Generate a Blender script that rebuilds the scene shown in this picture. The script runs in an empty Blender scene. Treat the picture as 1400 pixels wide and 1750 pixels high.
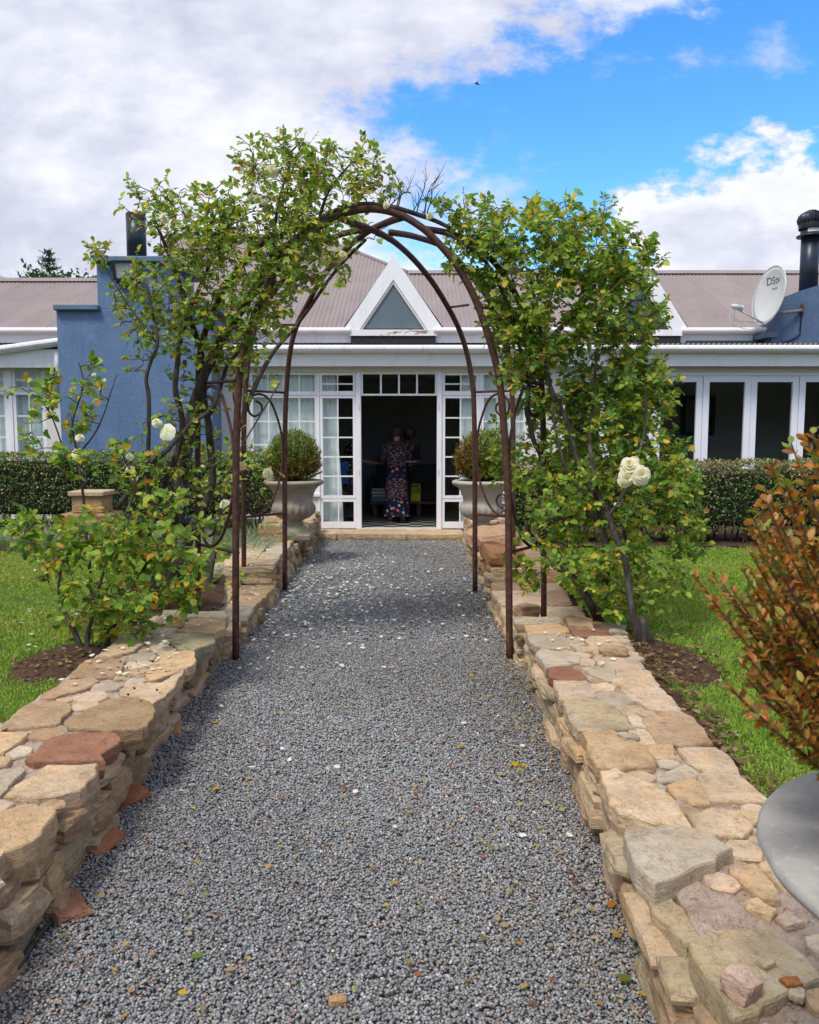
import bpy, bmesh, math, random
import numpy as np
from mathutils import Vector, Matrix, noise as mnoise

random.seed(7); RNG = np.random.default_rng(7)
scene = bpy.context.scene
COL = scene.collection
R = math.radians

# ------------------------------------------------------------------ camera
CAM_H, PITCH, FPX = 1.6, R(5.5), 1400.0
cam_d = bpy.data.cameras.new('camera'); cam = bpy.data.objects.new('camera', cam_d); COL.objects.link(cam)
cam_d.sensor_fit = 'HORIZONTAL'; cam_d.sensor_width = 36.0; cam_d.lens = 36.0
cam_d.clip_start = 0.05; cam_d.clip_end = 5000
cam.location = (0, 0, CAM_H); cam.rotation_euler = (R(90) - PITCH, 0, 0)
cam_d.dof.use_dof = True; cam_d.dof.focus_distance = 6.0; cam_d.dof.aperture_fstop = 13.0
scene.camera = cam

# ------------------------------------------------------------------ world / sun / exposure
SUN_EL, SUN_AZ = R(58), R(215)          # azimuth measured clockwise from +Y (ahead of the camera)
world = bpy.data.worlds.new('World'); scene.world = world; world.use_nodes = True
wn, wl = world.node_tree.nodes, world.node_tree.links
wn.clear()
def WN(t, **k):
    n = wn.new(t)
    for a, v in k.items(): setattr(n, a, v)
    return n
def wm(op, a, b=None, c=None, clamp=False):
    n = WN('ShaderNodeMath', operation=op, use_clamp=clamp)
    for i, v in enumerate((a, b, c)):
        if v is None: continue
        if isinstance(v, (int, float)): n.inputs[i].default_value = v
        else: wl.new(v, n.inputs[i])
    return n.outputs[0]
def wsmooth(x, lo, hi):
    n = WN('ShaderNodeMapRange', interpolation_type='SMOOTHSTEP')
    wl.new(x, n.inputs[0]); n.inputs[1].default_value = lo; n.inputs[2].default_value = hi
    return n.outputs[0]
def wnoise(vec, scale, detail, rough, off=(0, 0, 0)):
    mp = WN('ShaderNodeMapping'); mp.inputs['Location'].default_value = off; wl.new(vec, mp.inputs['Vector'])
    n = WN('ShaderNodeTexNoise'); n.inputs['Scale'].default_value = scale; n.inputs['Detail'].default_value = detail
    n.inputs['Roughness'].default_value = rough; wl.new(mp.outputs[0], n.inputs['Vector'])
    return n.outputs['Fac']
tc = WN('ShaderNodeTexCoord'); sp = WN('ShaderNodeSeparateXYZ'); wl.new(tc.outputs['Generated'], sp.inputs[0])
ay = wm('MAXIMUM', wm('ABSOLUTE', sp.outputs[1]), 0.08)
u = wm('DIVIDE', sp.outputs[0], ay); v = wm('DIVIDE', sp.outputs[2], ay)
cb = WN('ShaderNodeCombineXYZ'); wl.new(u, cb.inputs[0]); wl.new(wm('MULTIPLY', v, 1.7), cb.inputs[1]); uv = cb.outputs[0]
n1 = wnoise(uv, 3.2, 9, 0.58, (3.1, 1.7, 0)); n2 = wnoise(uv, 9.0, 10, 0.66, (7.3, 2.2, 0)); n3 = wnoise(uv, 1.6, 5, 0.5, (1.2, 5.2, 0))
nn = wm('ADD', wm('MULTIPLY', wm('SUBTRACT', n1, 0.5), 0.55), wm('MULTIPLY', wm('SUBTRACT', n2, 0.5), 0.55))
# the big cloud bank (to the left and overhead) and the cumulus low on the right
sd1 = wm('SUBTRACT', wm('MULTIPLY', wm('MAXIMUM', wm('SUBTRACT', v, 0.375), 0.0), 2.1), wm('SUBTRACT', u, 0.0))
sd2 = wm('MINIMUM', wm('SUBTRACT', u, 0.265), wm('SUBTRACT', wm('ADD', 0.268, wm('MULTIPLY', wm('SUBTRACT', u, 0.26), 0.33)), v))
nc = wnoise(uv, 6.0, 10, 0.6, (0.4, 3.3, 0))
c1 = wsmooth(wm('ADD', sd1, wm('MULTIPLY', nn, 1.25)), -0.07, 0.13)
f2 = wm('ADD', sd2, wm('MULTIPLY', wm('SUBTRACT', nc, 0.5), 0.34)); c2 = wsmooth(f2, -0.012, 0.022)
wisp = wm('MULTIPLY', wsmooth(wnoise(uv, 5.5, 9, 0.62, (9.1, 4.4, 0)), 0.53, 0.74), 0.7)
cover = wm('MAXIMUM', wm('MAXIMUM', c1, c2), wisp)
# cloud brightness: thick grey bellies and bright crests
bel = wm('ADD', wm('MULTIPLY', n3, 0.6), wm('MULTIPLY', n1, 0.55))
n4 = wnoise(uv, 13.0, 6, 0.55, (2.0, 8.0, 0)); bri = wsmooth(wm('ADD', bel, wm('MULTIPLY', wm('SUBTRACT', n4, 0.5), 0.34)), 0.42, 0.74)
crest = wm('MULTIPLY', c2, wm('SUBTRACT', 1.0, wsmooth(f2, 0.01, 0.13))); bri = wm('MAXIMUM', bri, wm('MULTIPLY', crest, wm('ADD', 0.45, wm('MULTIPLY', n2, 0.9))), clamp=True)
cr = WN('ShaderNodeValToRGB'); wl.new(bri, cr.inputs[0])
cr.color_ramp.elements[0].color = (3.35, 3.5, 4.3, 1); cr.color_ramp.elements[1].color = (5.7, 5.8, 6.25, 1)
cr.color_ramp.elements.new(0.55).color = (4.55, 4.7, 5.35, 1)
sky = WN('ShaderNodeTexSky', sky_type='NISHITA'); sky.sun_disc = False
sky.sun_elevation = SUN_EL; sky.sun_rotation = SUN_AZ; sky.altitude = 1500; sky.air_density = 1.0; sky.dust_density = 0.3; sky.ozone_density = 2.0
hs = WN('ShaderNodeHueSaturation'); hs.inputs['Saturation'].default_value = 1.33; hs.inputs['Value'].default_value = 1.8; hs.inputs['Hue'].default_value = 0.505
wl.new(sky.outputs[0], hs.inputs['Color'])
mx = WN('ShaderNodeMix', data_type='RGBA'); wl.new(cover, mx.inputs[0]); wl.new(hs.outputs[0], mx.inputs[6]); wl.new(cr.outputs[0], mx.inputs[7])
bg = WN('ShaderNodeBackground'); bg.inputs['Strength'].default_value = 0.1; wl.new(mx.outputs[2], bg.inputs['Color'])
wo = WN('ShaderNodeOutputWorld'); wl.new(bg.outputs[0], wo.inputs[0])

sun_d = bpy.data.lights.new('sun', 'SUN'); sun_d.energy = 1.7; sun_d.angle = R(16); sun_d.color = (1.0, 0.95, 0.87)
sun = bpy.data.objects.new('sun', sun_d); COL.objects.link(sun)
sdir = Vector((math.sin(SUN_AZ) * math.cos(SUN_EL), math.cos(SUN_AZ) * math.cos(SUN_EL), math.sin(SUN_EL)))
sun.rotation_euler = sdir.to_track_quat('Z', 'Y').to_euler(); sun.location = sdir * 50
vs = scene.view_settings
vs.view_transform = 'Standard'; vs.look = 'None'; vs.exposure = 0.88; vs.gamma = 1.0; vs.use_curve_mapping = False
scene.cycles.max_bounces = 8; scene.cycles.transparent_max_bounces = 12

# ------------------------------------------------------------------ projection helpers (layout from the survey of the photograph)
CT, ST = math.cos(PITCH), math.sin(PITCH)
def ray(px, py):
    a = (px - 700) / FPX; b = -(py - 875) / FPX
    return Vector((a, CT + b * ST, -ST + b * CT))
def onz(px, py, z):
    d = ray(px, py); return Vector((0, 0, CAM_H)) + d * ((z - CAM_H) / d.z)
def atY(px, py, Y):
    d = ray(px, py); return Vector((0, 0, CAM_H)) + d * (Y / d.y)

# ------------------------------------------------------------------ object helpers
WLOC = {}
def tag(o, label=None, cat=None, group=None, kind=None):
    if label: o['label'] = label
    if cat: o['category'] = cat
    if group: o['group'] = group
    if kind: o['kind'] = kind
    return o
def thing(name, label, cat, loc=(0, 0, 0), group=None):
    o = bpy.data.objects.new(name, None); COL.objects.link(o); o.empty_display_size = 0.2
    o.location = loc; WLOC[o.name] = Vector(loc)
    return tag(o, label, cat, group)
def mesh_np(name, V, quads=None, tris=None, col=None, smooth=False):
    V = np.asarray(V, np.float32).reshape(-1, 3)
    me = bpy.data.meshes.new(name); me.vertices.add(len(V)); me.vertices.foreach_set('co', V.ravel())
    loops = []; starts = []; n = 0
    for arr, k in ((quads, 4), (tris, 3)):
        if arr is None or len(arr) == 0: continue
        arr = np.asarray(arr, np.int32).reshape(-1, k)
        loops.append(arr.ravel()); starts.append(n + np.arange(len(arr)) * k); n += arr.size
    loops = np.concatenate(loops); starts = np.concatenate(starts)
    me.loops.add(len(loops)); me.loops.foreach_set('vertex_index', loops.astype(np.int32))
    me.polygons.add(len(starts)); me.polygons.foreach_set('loop_start', starts.astype(np.int32))
    if col is not None:
        col = np.asarray(col, np.float32)
        if col.shape[1] == 3: col = np.concatenate([col, np.ones((len(col), 1), np.float32)], 1)
        a = me.color_attributes.new('Col', 'FLOAT_COLOR', 'POINT'); a.data.foreach_set('color', col.ravel())
    if smooth: me.polygons.foreach_set('use_smooth', np.ones(len(starts), bool))
    me.update(calc_edges=True); me.validate()
    return me
def mesh_py(name, V, F, smooth=False):
    me = bpy.data.meshes.new(name); me.from_pydata([tuple(p) for p in V], [], F)
    if smooth: me.polygons.foreach_set('use_smooth', np.ones(len(me.polygons), bool))
    me.update(); return me
def link(name, me, mat, parent=None, loc=(0, 0, 0), rot=None, scale=None, color=None):
    o = bpy.data.objects.new(name, me); COL.objects.link(o)
    if mat is not None and len(me.materials) == 0: me.materials.append(mat)
    loc = Vector(loc)
    if parent is not None:
        o.parent = parent; o.location = loc - WLOC[parent.name]
    else: o.location = loc
    WLOC[o.name] = loc
    if rot is not None: o.rotation_euler = rot
    if scale is not None: o.scale = scale
    if color is not None: o.color = (*color, 1)
    return o
def part(name, V, F, mat, parent=None, smooth=False, color=None):
    """a mesh given in world coordinates, its origin at its own middle"""
    A = np.array([tuple(p) for p in V]); c = (A.min(0) + A.max(0)) / 2
    return link(name, mesh_py(name, A - c, F, smooth), mat, parent, c, color=color)
def part_np(name, V, mat, parent=None, quads=None, tris=None, col=None, smooth=False):
    V = np.asarray(V, float).reshape(-1, 3); c = (V.min(0) + V.max(0)) / 2
    return link(name, mesh_np(name, V - c, quads, tris, col, smooth), mat, parent, c)
BOXF = [(0, 3, 2, 1), (4, 5, 6, 7), (0, 1, 5, 4), (1, 2, 6, 5), (2, 3, 7, 6), (3, 0, 4, 7)]
class MB:
    def __init__(s): s.V = []; s.F = []
    def add(s, V, F):
        b = len(s.V); s.V += [tuple(p) for p in V]; s.F += [tuple(i + b for i in f) for f in F]; return s
    def box(s, x0, x1, y0, y1, z0, z1, bev=0.0):
        if x0 > x1: x0, x1 = x1, x0
        if bev <= 0:
            V = [(x0, y0, z0), (x1, y0, z0), (x1, y1, z0), (x0, y1, z0), (x0, y0, z1), (x1, y0, z1), (x1, y1, z1), (x0, y1, z1)]
            return s.add(V, BOXF)
        bm = bmesh.new(); bmesh.ops.create_cube(bm, size=1)
        for q in bm.verts: q.co = Vector(((x0 + x1) / 2 + q.co.x * (x1 - x0), (y0 + y1) / 2 + q.co.y * (y1 - y0), (z0 + z1) / 2 + q.co.z * (z1 - z0)))
        bmesh.ops.bevel(bm, geom=list(bm.edges), offset=bev, segments=1, affect='EDGES')
        bm.verts.ensure_lookup_table()
        s.add([q.co for q in bm.verts], [[q.index for q in f.verts] for f in bm.faces]); bm.free(); return s
    def prism(s, poly, y0, y1):            # polygon in XZ extruded along Y
        n = len(poly)
        V = [(x, y0, z) for x, z in poly] + [(x, y1, z) for x, z in poly]
        F = [tuple(range(n)), tuple(range(2 * n - 1, n - 1, -1))] + [(i, i + n, (i + 1) % n + n, (i + 1) % n) for i in range(n)]
        return s.add(V, F)
    def tube(s, pts, rad, sides=8, cap=True):
        V, F = tube_geo(pts, rad, sides, cap); return s.add(V, F)
    def lathe(s, prof, c, seg=24, mod=None):
        n = len(prof); b = []
        for i, (r, z) in enumerate(prof):
            for k in range(seg):
                t = 2 * math.pi * k / seg; rr = r + (mod(r, z, t) if mod else 0)
                b.append((c[0] + rr * math.cos(t), c[1] + rr * math.sin(t), c[2] + z))
        F = [(i * seg + k, i * seg + (k + 1) % seg, (i + 1) * seg + (k + 1) % seg, (i + 1) * seg + k) for i in range(n - 1) for k in range(seg)]
        return s.add(b, F)
    def build(s, name, mat, parent=None, smooth=False, color=None):
        return part(name, s.V, s.F, mat, parent, smooth, color)
def tube_geo(pts, rad, sides=8, cap=True):
    P = [Vector(p) for p in pts]; n = len(P)
    if isinstance(rad, (int, float)): rad = [rad] * n
    V = []; F = []
    up = None
    for i in range(n):
        t = (P[min(i + 1, n - 1)] - P[max(i - 1, 0)])
        if t.length < 1e-9: t = Vector((0, 0, 1))
        t.normalize()
        if up is None:
            up = Vector((1, 0, 0)) if abs(t.x) < 0.9 else Vector((0, 1, 0))
        a = (up - t * up.dot(t))
        if a.length < 1e-6: a = t.orthogonal()
        a.normalize(); b = t.cross(a); up = a
        for k in range(sides):
            th = 2 * math.pi * k / sides
            V.append(P[i] + (a * math.cos(th) + b * math.sin(th)) * rad[i])
    for i in range(n - 1):
        for k in range(sides):
            F.append((i * sides + k, i * sides + (k + 1) % sides, (i + 1) * sides + (k + 1) % sides, (i + 1) * sides + k))
    if cap:
        F.append(tuple(range(sides - 1, -1, -1))); F.append(tuple((n - 1) * sides + k for k in range(sides)))
    return V, F
def smooth_path(pts, per=6):
    P = [Vector(p) for p in pts]; out = []
    for i in range(len(P) - 1):
        p0, p1, p2, p3 = P[max(i - 1, 0)], P[i], P[i + 1], P[min(i + 2, len(P) - 1)]
        for k in range(per):
            t = k / per
            out.append(0.5 * ((2 * p1) + (p2 - p0) * t + (2 * p0 - 5 * p1 + 4 * p2 - p3) * t * t + (3 * p1 - p0 - 3 * p2 + p3) * t ** 3))
    out.append(P[-1]); return out

# ------------------------------------------------------------------ materials
def srgb(r, g, b):
    f = lambda c: (c / 255 / 12.92) if c / 255 <= 0.04045 else ((c / 255 + 0.055) / 1.055) ** 2.4
    return (f(r), f(g), f(b))
class Mat:
    def __init__(s, name):
        s.m = bpy.data.materials.new(name); s.m.use_nodes = True; s.n = s.m.node_tree.nodes; s.l = s.m.node_tree.links
        s.b = s.n['Principled BSDF']; s.tc = s.n.new('ShaderNodeTexCoord')
    def node(s, t, **k):
        n = s.n.new(t)
        for a, v in k.items(): setattr(n, a, v)
        return n
    def noise(s, scale, detail=4, rough=0.55, coord='Object', off=None, sx=(1, 1, 1)):
        mp = s.node('ShaderNodeMapping'); mp.inputs['Scale'].default_value = sx; s.l.new(s.tc.outputs[coord], mp.inputs[0])
        if off is not None: s.l.new(off, mp.inputs['Location'])
        n = s.node('ShaderNodeTexNoise'); n.inputs['Scale'].default_value = scale; n.inputs['Detail'].default_value = detail; n.inputs['Roughness'].default_value = rough
        s.l.new(mp.outputs[0], n.inputs['Vector']); return n.outputs['Fac']
    def ramp(s, fac, stops, interp='LINEAR'):
        n = s.node('ShaderNodeValToRGB'); s.l.new(fac, n.inputs[0]); e = n.color_ramp; e.interpolation = interp
        while len(e.elements) < len(stops): e.elements.new(0.5)
        for el, (p, c) in zip(e.elements, stops): el.position = p; el.color = (*c, 1) if len(c) == 3 else c
        return n.outputs[0]
    def mix(s, fac, a, b, mode='MIX'):
        n = s.node('ShaderNodeMix', data_type='RGBA', blend_type=mode)
        for i, vv in ((0, fac), (6, a), (7, b)):
            if isinstance(vv, (int, float)): n.inputs[i].default_value = vv
            elif isinstance(vv, tuple): n.inputs[i].default_value = (*vv[:3], 1)
            else: s.l.new(vv, n.inputs[i])
        return n.outputs[2]
    def bump(s, h, strength=0.3, dist=0.01):
        n = s.node('ShaderNodeBump'); n.inputs['Strength'].default_value = strength; n.inputs['Distance'].default_value = dist
        s.l.new(h, n.inputs['Height']); s.l.new(n.outputs[0], s.b.inputs['Normal'])
    def set(s, col=None, rough=0.6, metal=0.0, spec=0.4):
        if col is not None:
            if isinstance(col, tuple): s.b.inputs['Base Color'].default_value = (*col[:3], 1)
            else: s.l.new(col, s.b.inputs['Base Color'])
        if isinstance(rough, (int, float)): s.b.inputs['Roughness'].default_value = rough
        else: s.l.new(rough, s.b.inputs['Roughness'])
        s.b.inputs['Metallic'].default_value = metal; s.b.inputs['Specular IOR Level'].default_value = spec
        return s.m
    def objcol(s): return s.node('ShaderNodeObjectInfo').outputs['Color']
    def objrand(s): return s.node('ShaderNodeObjectInfo').outputs['Random']
    def attr(s, n='Col'):
        a = s.node('ShaderNodeAttribute'); a.attribute_name = n; return a.outputs['Color']
def simple(name, col, rough=0.6, var=0.12, scale=8, bump=0.0, metal=0, spec=0.4, coord='Object', bscale=None):
    m = Mat(name); n = m.noise(scale, 6, 0.6, coord)
    c = m.ramp(n, [(0.25, tuple(x * (1 - var) for x in col)), (0.75, tuple(min(1, x * (1 + var)) for x in col))])
    if bump: m.bump(m.noise(bscale or scale * 4, 5, 0.6, coord), bump, 0.01)
    return m.set(c, rough, metal, spec)

def make_stone():
    m = Mat('sandstone'); g = m.node('ShaderNodeObjectInfo'); off = m.node('ShaderNodeCombineXYZ'); oc = g.outputs['Color']
    k = m.node('ShaderNodeMath', operation='MULTIPLY'); m.l.new(g.outputs['Random'], k.inputs[0]); k.inputs[1].default_value = 37.0
    for i in range(3): m.l.new(k.outputs[0], off.inputs[i])
    geo = m.node('ShaderNodeNewGeometry'); vm = m.node('ShaderNodeVectorMath', operation='ADD'); m.l.new(geo.outputs['Position'], vm.inputs[0]); m.l.new(off.outputs[0], vm.inputs[1])
    def nz(scale, det, ro, sx=(1, 1, 1)):
        mp = m.node('ShaderNodeMapping'); mp.inputs['Scale'].default_value = sx; m.l.new(vm.outputs[0], mp.inputs[0]); n = m.node('ShaderNodeTexNoise'); n.inputs['Scale'].default_value = scale; n.inputs['Detail'].default_value = det; n.inputs['Roughness'].default_value = ro
        m.l.new(mp.outputs[0], n.inputs['Vector']); return n.outputs['Fac']
    big, mid, fin, bed = nz(6, 5, .6), nz(26, 8, .68), nz(170, 5, .7), nz(11, 7, .7, (.8, .8, 3.5))
    def mul(c): return m.mix(1.0, oc, c, 'MULTIPLY')
    c = m.mix(m.ramp(big, [(0.32, (0, 0, 0)), (0.68, (1, 1, 1))]), mul((.70, .64, .56)), mul((1.10, 1.06, 1.0)))
    c = m.mix(m.ramp(nz(13, 6, .65), [(0.50, (0, 0, 0)), (0.64, (.75, .75, .75))]), c, mul((1.05, .88, .66)))
    c = m.mix(m.ramp(nz(9, 6, .7), [(0.57, (0, 0, 0)), (0.70, (.7, .7, .7))]), c, mul((.52, .46, .40)))
    c = m.mix(m.ramp(bed, [(0.5, (0, 0, 0)), (0.66, (.7, .7, .7))]), c, mul((1.14, .92, .70)))
    c = m.mix(m.ramp(mid, [(0.54, (0, 0, 0)), (0.66, (.6, .6, .6))]), c, mul((.50, .44, .38)))
    c = m.mix(m.ramp(mid, [(0.30, (.55, .55, .55)), (0.40, (0, 0, 0))]), c, mul((1.3, 1.27, 1.22)))
    c = m.mix(m.ramp(fin, [(0.36, (.32, .32, .32)), (0.48, (0, 0, 0))]), c, mul((.45, .38, .32)))
    c = m.mix(m.ramp(nz(55, 6, .7), [(0.58, (0, 0, 0)), (0.68, (.25, .25, .25))]), c, mul((1.28, 1.24, 1.2)))
    c = m.mix(m.ramp(nz(48, 6, .72), [(0.64, (0, 0, 0)), (0.70, (.6, .6, .6))]), c, mul((.36, .33, .30)))
    crk = nz(7, 9, .7, (1, 1, 1)); c = m.mix(m.ramp(crk, [(0.492, (0, 0, 0)), (0.5, (.7, .7, .7)), (0.508, (0, 0, 0))]), c, (.06, .045, .035))
    def madd(a_, wa, b_, wb):
        n = m.node('ShaderNodeMath', operation='MULTIPLY'); m.l.new(a_, n.inputs[0]); n.inputs[1].default_value = wa; n2 = m.node('ShaderNodeMath', operation='MULTIPLY_ADD'); m.l.new(b_, n2.inputs[0]); n2.inputs[1].default_value = wb; m.l.new(n.outputs[0], n2.inputs[2]); return n2.outputs[0]
    m.bump(madd(madd(mid, .6, fin, .18), 1.0, bed, 1.1), 1.0, .026)
    return m.set(c, .9, 0, .2)
M_stone = make_stone()
def make_mortar():
    m = Mat('mortar'); n = m.noise(14, 6, 0.65); f = m.noise(140, 5, 0.7)
    c = m.ramp(n, [(0.25, srgb(176, 150, 130)), (0.5, srgb(212, 188, 170)), (0.75, srgb(228, 212, 198))])
    c = m.mix(m.ramp(f, [(0.34, (0.7, 0.7, 0.7)), (0.45, (0, 0, 0))]), c, srgb(112, 90, 70))
    g2 = m.noise(48, 6, 0.75); c = m.mix(m.ramp(g2, [(0.55, (0, 0, 0)), (0.66, (.8, .8, .8))]), c, srgb(118, 94, 74)); c = m.mix(m.ramp(g2, [(0.33, (.7, .7, .7)), (0.42, (0, 0, 0))]), c, srgb(232, 222, 210))
    m.bump(g2, 1.0, 0.03); return m.set(c, 0.95, 0, 0.15)
M_mortar = make_mortar()
def make_vcol(name, rough=0.85, spec=0.25, bump=None):
    m = Mat(name)
    if bump: m.bump(m.noise(bump, 4, 0.6), 0.4, 0.004)
    return m.set(m.attr(), rough, 0, spec)
M_gravel = make_vcol('gravel_stone', 0.8, 0.35, 260)
def make_leaf(name, trans=0.5, rough=0.55, spec=0.22):
    m = Mat(name); c = m.attr(); m.set(c, rough, 0, spec)
    tr = m.node('ShaderNodeBsdfTranslucent'); m.l.new(m.mix(1.0, c, (1.15, 1.2, 0.55), 'MULTIPLY'), tr.inputs[0])
    mxs = m.node('ShaderNodeMixShader'); mxs.inputs[0].default_value = trans
    m.l.new(m.b.outputs[0], mxs.inputs[1]); m.l.new(tr.outputs[0], mxs.inputs[2]); m.l.new(mxs.outputs[0], m.n['Material Output'].inputs[0])
    return m.m
M_leaf = make_leaf('rose_leaf'); M_box = make_leaf('box_leaf', 0.35, 0.4, 0.35); M_hedge = make_leaf('hedge_leaf', 0.25, 0.4, 0.4)
M_grass = make_leaf('grass_blade', 0.3, 0.6, 0.15); M_petal = make_leaf('rose_petal', 0.35, 0.6, 0.2)
def make_bark():
    m = Mat('bark'); n = m.noise(18, 6, 0.65, sx=(1, 1, .25)); f = m.noise(90, 5, 0.7, sx=(1, 1, .3))
    c = m.ramp(n, [(0.25, (0.016, 0.013, 0.011)), (0.5, (0.065, 0.054, 0.047)), (0.75, (0.17, 0.15, 0.135))])
    m.bump(f, 0.7, 0.01); return m.set(c, 0.9, 0, 0.2)
M_bark = make_bark()
def make_twig():
    m = Mat('twig'); n = m.noise(6, 3, 0.5)
    c = m.ramp(n, [(0.3, (0.05, 0.03, 0.022)), (0.5, (0.10, 0.055, 0.035)), (0.68, (0.10, 0.13, 0.03))]); return m.set(c, 0.75, 0, 0.3)
M_twig = make_twig()
def make_rust():
    m = Mat('rusty_steel'); n = m.noise(30, 6, 0.7); f = m.noise(160, 5, 0.7)
    c = m.ramp(n, [(0.3, (0.035, 0.02, 0.017)), (0.5, (0.085, 0.038, 0.028)), (0.7, (0.16, 0.068, 0.045)), (0.85, (0.22, 0.12, 0.085))])
    m.bump(f, 0.5, 0.004); return m.set(c, 0.75, 0.2, 0.4)
M_rust = make_rust()
def make_white(name, col=(0.84, 0.84, 0.86), dirt=(0.50, 0.46, 0.40)):
    m = Mat(name); n = m.noise(3.5, 7, 0.7, sx=(1, 1, .35)); f = m.noise(30, 6, 0.7)
    c = m.mix(m.ramp(n, [(0.52, (0, 0, 0)), (0.8, (0.5, 0.5, 0.5))]), col, dirt)
    c = m.mix(m.ramp(f, [(0.66, (0, 0, 0)), (0.78, (0.5, 0.5, 0.5))]), c, dirt)
    m.bump(m.noise(70, 4, 0.6), 0.12, 0.004); return m.set(c, 0.5, 0, 0.4)
M_white = make_white('white_paint'); M_cream = make_white('cream_paint', (0.70, 0.68, 0.62), (0.45, 0.40, 0.33))
M_door = make_white('white_aluminium', (0.82, 0.84, 0.89), (0.66, 0.66, 0.68))
def make_peel():
    m = Mat('peeling_paint'); n = m.noise(9, 7, 0.7, sx=(.35, 1, 1.4))
    c = m.ramp(n, [(0.56, (0.76, 0.75, 0.74)), (0.585, (0.30, 0.19, 0.14)), (0.7, (0.38, 0.26, 0.2))]); return m.set(c, 0.6)
M_peel = make_peel()
def make_blue(name, base, lite):
    m = Mat(name); n = m.noise(1.6, 7, 0.65); f = m.noise(9, 7, 0.7, sx=(1, 1, .5)); k = m.noise(3.0, 9, 0.75, sx=(1, 1, 1))
    c = m.ramp(n, [(0.3, base), (0.7, lite)])
    c = m.mix(m.ramp(f, [(0.6, (0, 0, 0)), (0.8, (0.3, 0.3, 0.3))]), c, tuple(x * 1.5 + .02 for x in lite))
    c = m.mix(m.ramp(k, [(0.49, (0, 0, 0)), (0.5, (0.55, 0.55, 0.55)), (0.51, (0, 0, 0))]), c, tuple(x * .6 for x in base))
    c = m.mix(m.ramp(m.noise(5, 6, 0.7, sx=(2.2, 2.2, .12)), [(0.54, (0, 0, 0)), (0.72, (.5, .5, .5))]), c, tuple(x * .62 for x in base))
    c = m.mix(m.ramp(m.noise(2.4, 5, 0.6), [(0.55, (0, 0, 0)), (0.72, (.45, .45, .45))]), c, tuple(x * 1.25 + .012 for x in lite))
    m.bump(m.noise(26, 6, 0.65), 0.45, 0.015); return m.set(c, 0.8, 0, 0.25)
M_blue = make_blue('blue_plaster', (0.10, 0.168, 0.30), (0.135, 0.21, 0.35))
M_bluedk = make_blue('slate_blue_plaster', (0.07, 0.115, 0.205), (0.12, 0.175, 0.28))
M_bluecap = simple('blue_cap_paint', (0.10, 0.165, 0.24), 0.7, 0.2, 5, 0.2)
def make_roof():
    m = Mat('roof_sheet'); r = m.objrand(); n = m.noise(2.2, 7, 0.7, sx=(1, .3, 1)); f = m.noise(26, 6, 0.7)
    c = m.ramp(n, [(0.25, (0.23, 0.185, 0.18)), (0.75, (0.325, 0.27, 0.262))])
    c = m.mix(m.ramp(f, [(0.62, (0, 0, 0)), (0.8, (0.6, 0.6, 0.6))]), c, (0.20, 0.14, 0.12))
    c = m.mix(m.ramp(r, [(0, (0, 0, 0)), (1, (0.35, 0.35, 0.35))]), c, (0.2, 0.165, 0.165))
    return m.set(c, 0.6, 0.1, 0.4)
M_roof = make_roof()
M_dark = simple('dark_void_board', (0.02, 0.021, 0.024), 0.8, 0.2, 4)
M_green = simple('dark_green_paint', (0.015, 0.05, 0.035), 0.5, 0.3, 6)
M_panel = simple('grey_gable_board', (0.115, 0.155, 0.175), 0.45, 0.12, 2.5, 0.05)
M_black = simple('black_metal', (0.012, 0.013, 0.016), 0.45, 0.3, 10, 0, 0.4, 0.5)
M_flue = simple('flue_metal', (0.028, 0.036, 0.055), 0.38, 0.2, 5, 0, 0.5, 0.5)
M_inside = simple('interior_plaster', (0.34, 0.36, 0.36), 0.9, 0.1, 2)
M_ceil = simple('interior_ceiling', (0.30, 0.30, 0.29), 0.9, 0.1, 2)
def make_checker():
    m = Mat('checker_floor'); n = m.node('ShaderNodeTexChecker'); n.inputs['Scale'].default_value = 1 / 0.2
    n.inputs['Color1'].default_value = (0.34, 0.33, 0.31, 1); n.inputs['Color2'].default_value = (0.012, 0.012, 0.013, 1)
    g = m.node('ShaderNodeNewGeometry'); m.l.new(g.outputs['Position'], n.inputs[0]); return m.set(n.outputs[0], 0.3, 0, 0.5)
M_check = make_checker()
def make_glass():
    m = Mat('window_glass'); fr = m.node('ShaderNodeFresnel'); fr.inputs[0].default_value = 1.5
    gl = m.node('ShaderNodeBsdfGlossy'); gl.inputs['Roughness'].default_value = 0.02; tr = m.node('ShaderNodeBsdfTransparent'); tr.inputs[0].default_value = (0.96, 0.98, 0.97, 1)
    g = m.node('ShaderNodeNewGeometry'); ff = m.node('ShaderNodeMath', operation='SUBTRACT'); ff.inputs[0].default_value = 1.0; m.l.new(g.outputs['Backfacing'], ff.inputs[1])   # the far face of a pane adds no second mirror image
    k = m.node('ShaderNodeMath', operation='MULTIPLY'); m.l.new(fr.outputs[0], k.inputs[0]); m.l.new(ff.outputs[0], k.inputs[1])
    ms = m.node('ShaderNodeMixShader'); m.l.new(k.outputs[0], ms.inputs[0]); m.l.new(tr.outputs[0], ms.inputs[1]); m.l.new(gl.outputs[0], ms.inputs[2])
    m.l.new(ms.outputs[0], m.n['Material Output'].inputs[0]); return m.m
M_glass = make_glass()
M_curtain = simple('curtain_cloth', (0.80, 0.87, 0.85), 0.9, 0.06, 6)
M_soil = simple('soil', (0.075, 0.045, 0.03), 0.95, 0.5, 18, 0.8, spec=0.1, bscale=70)
M_pathsoil = simple('path_base', (0.17, 0.17, 0.17), 0.95, 0.4, 30, 0.6, spec=0.1, bscale=120)
M_turf = simple('turf', (0.075, 0.11, 0.025), 0.95, 0.45, 5, 0.6, spec=0.1, bscale=90)
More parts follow.
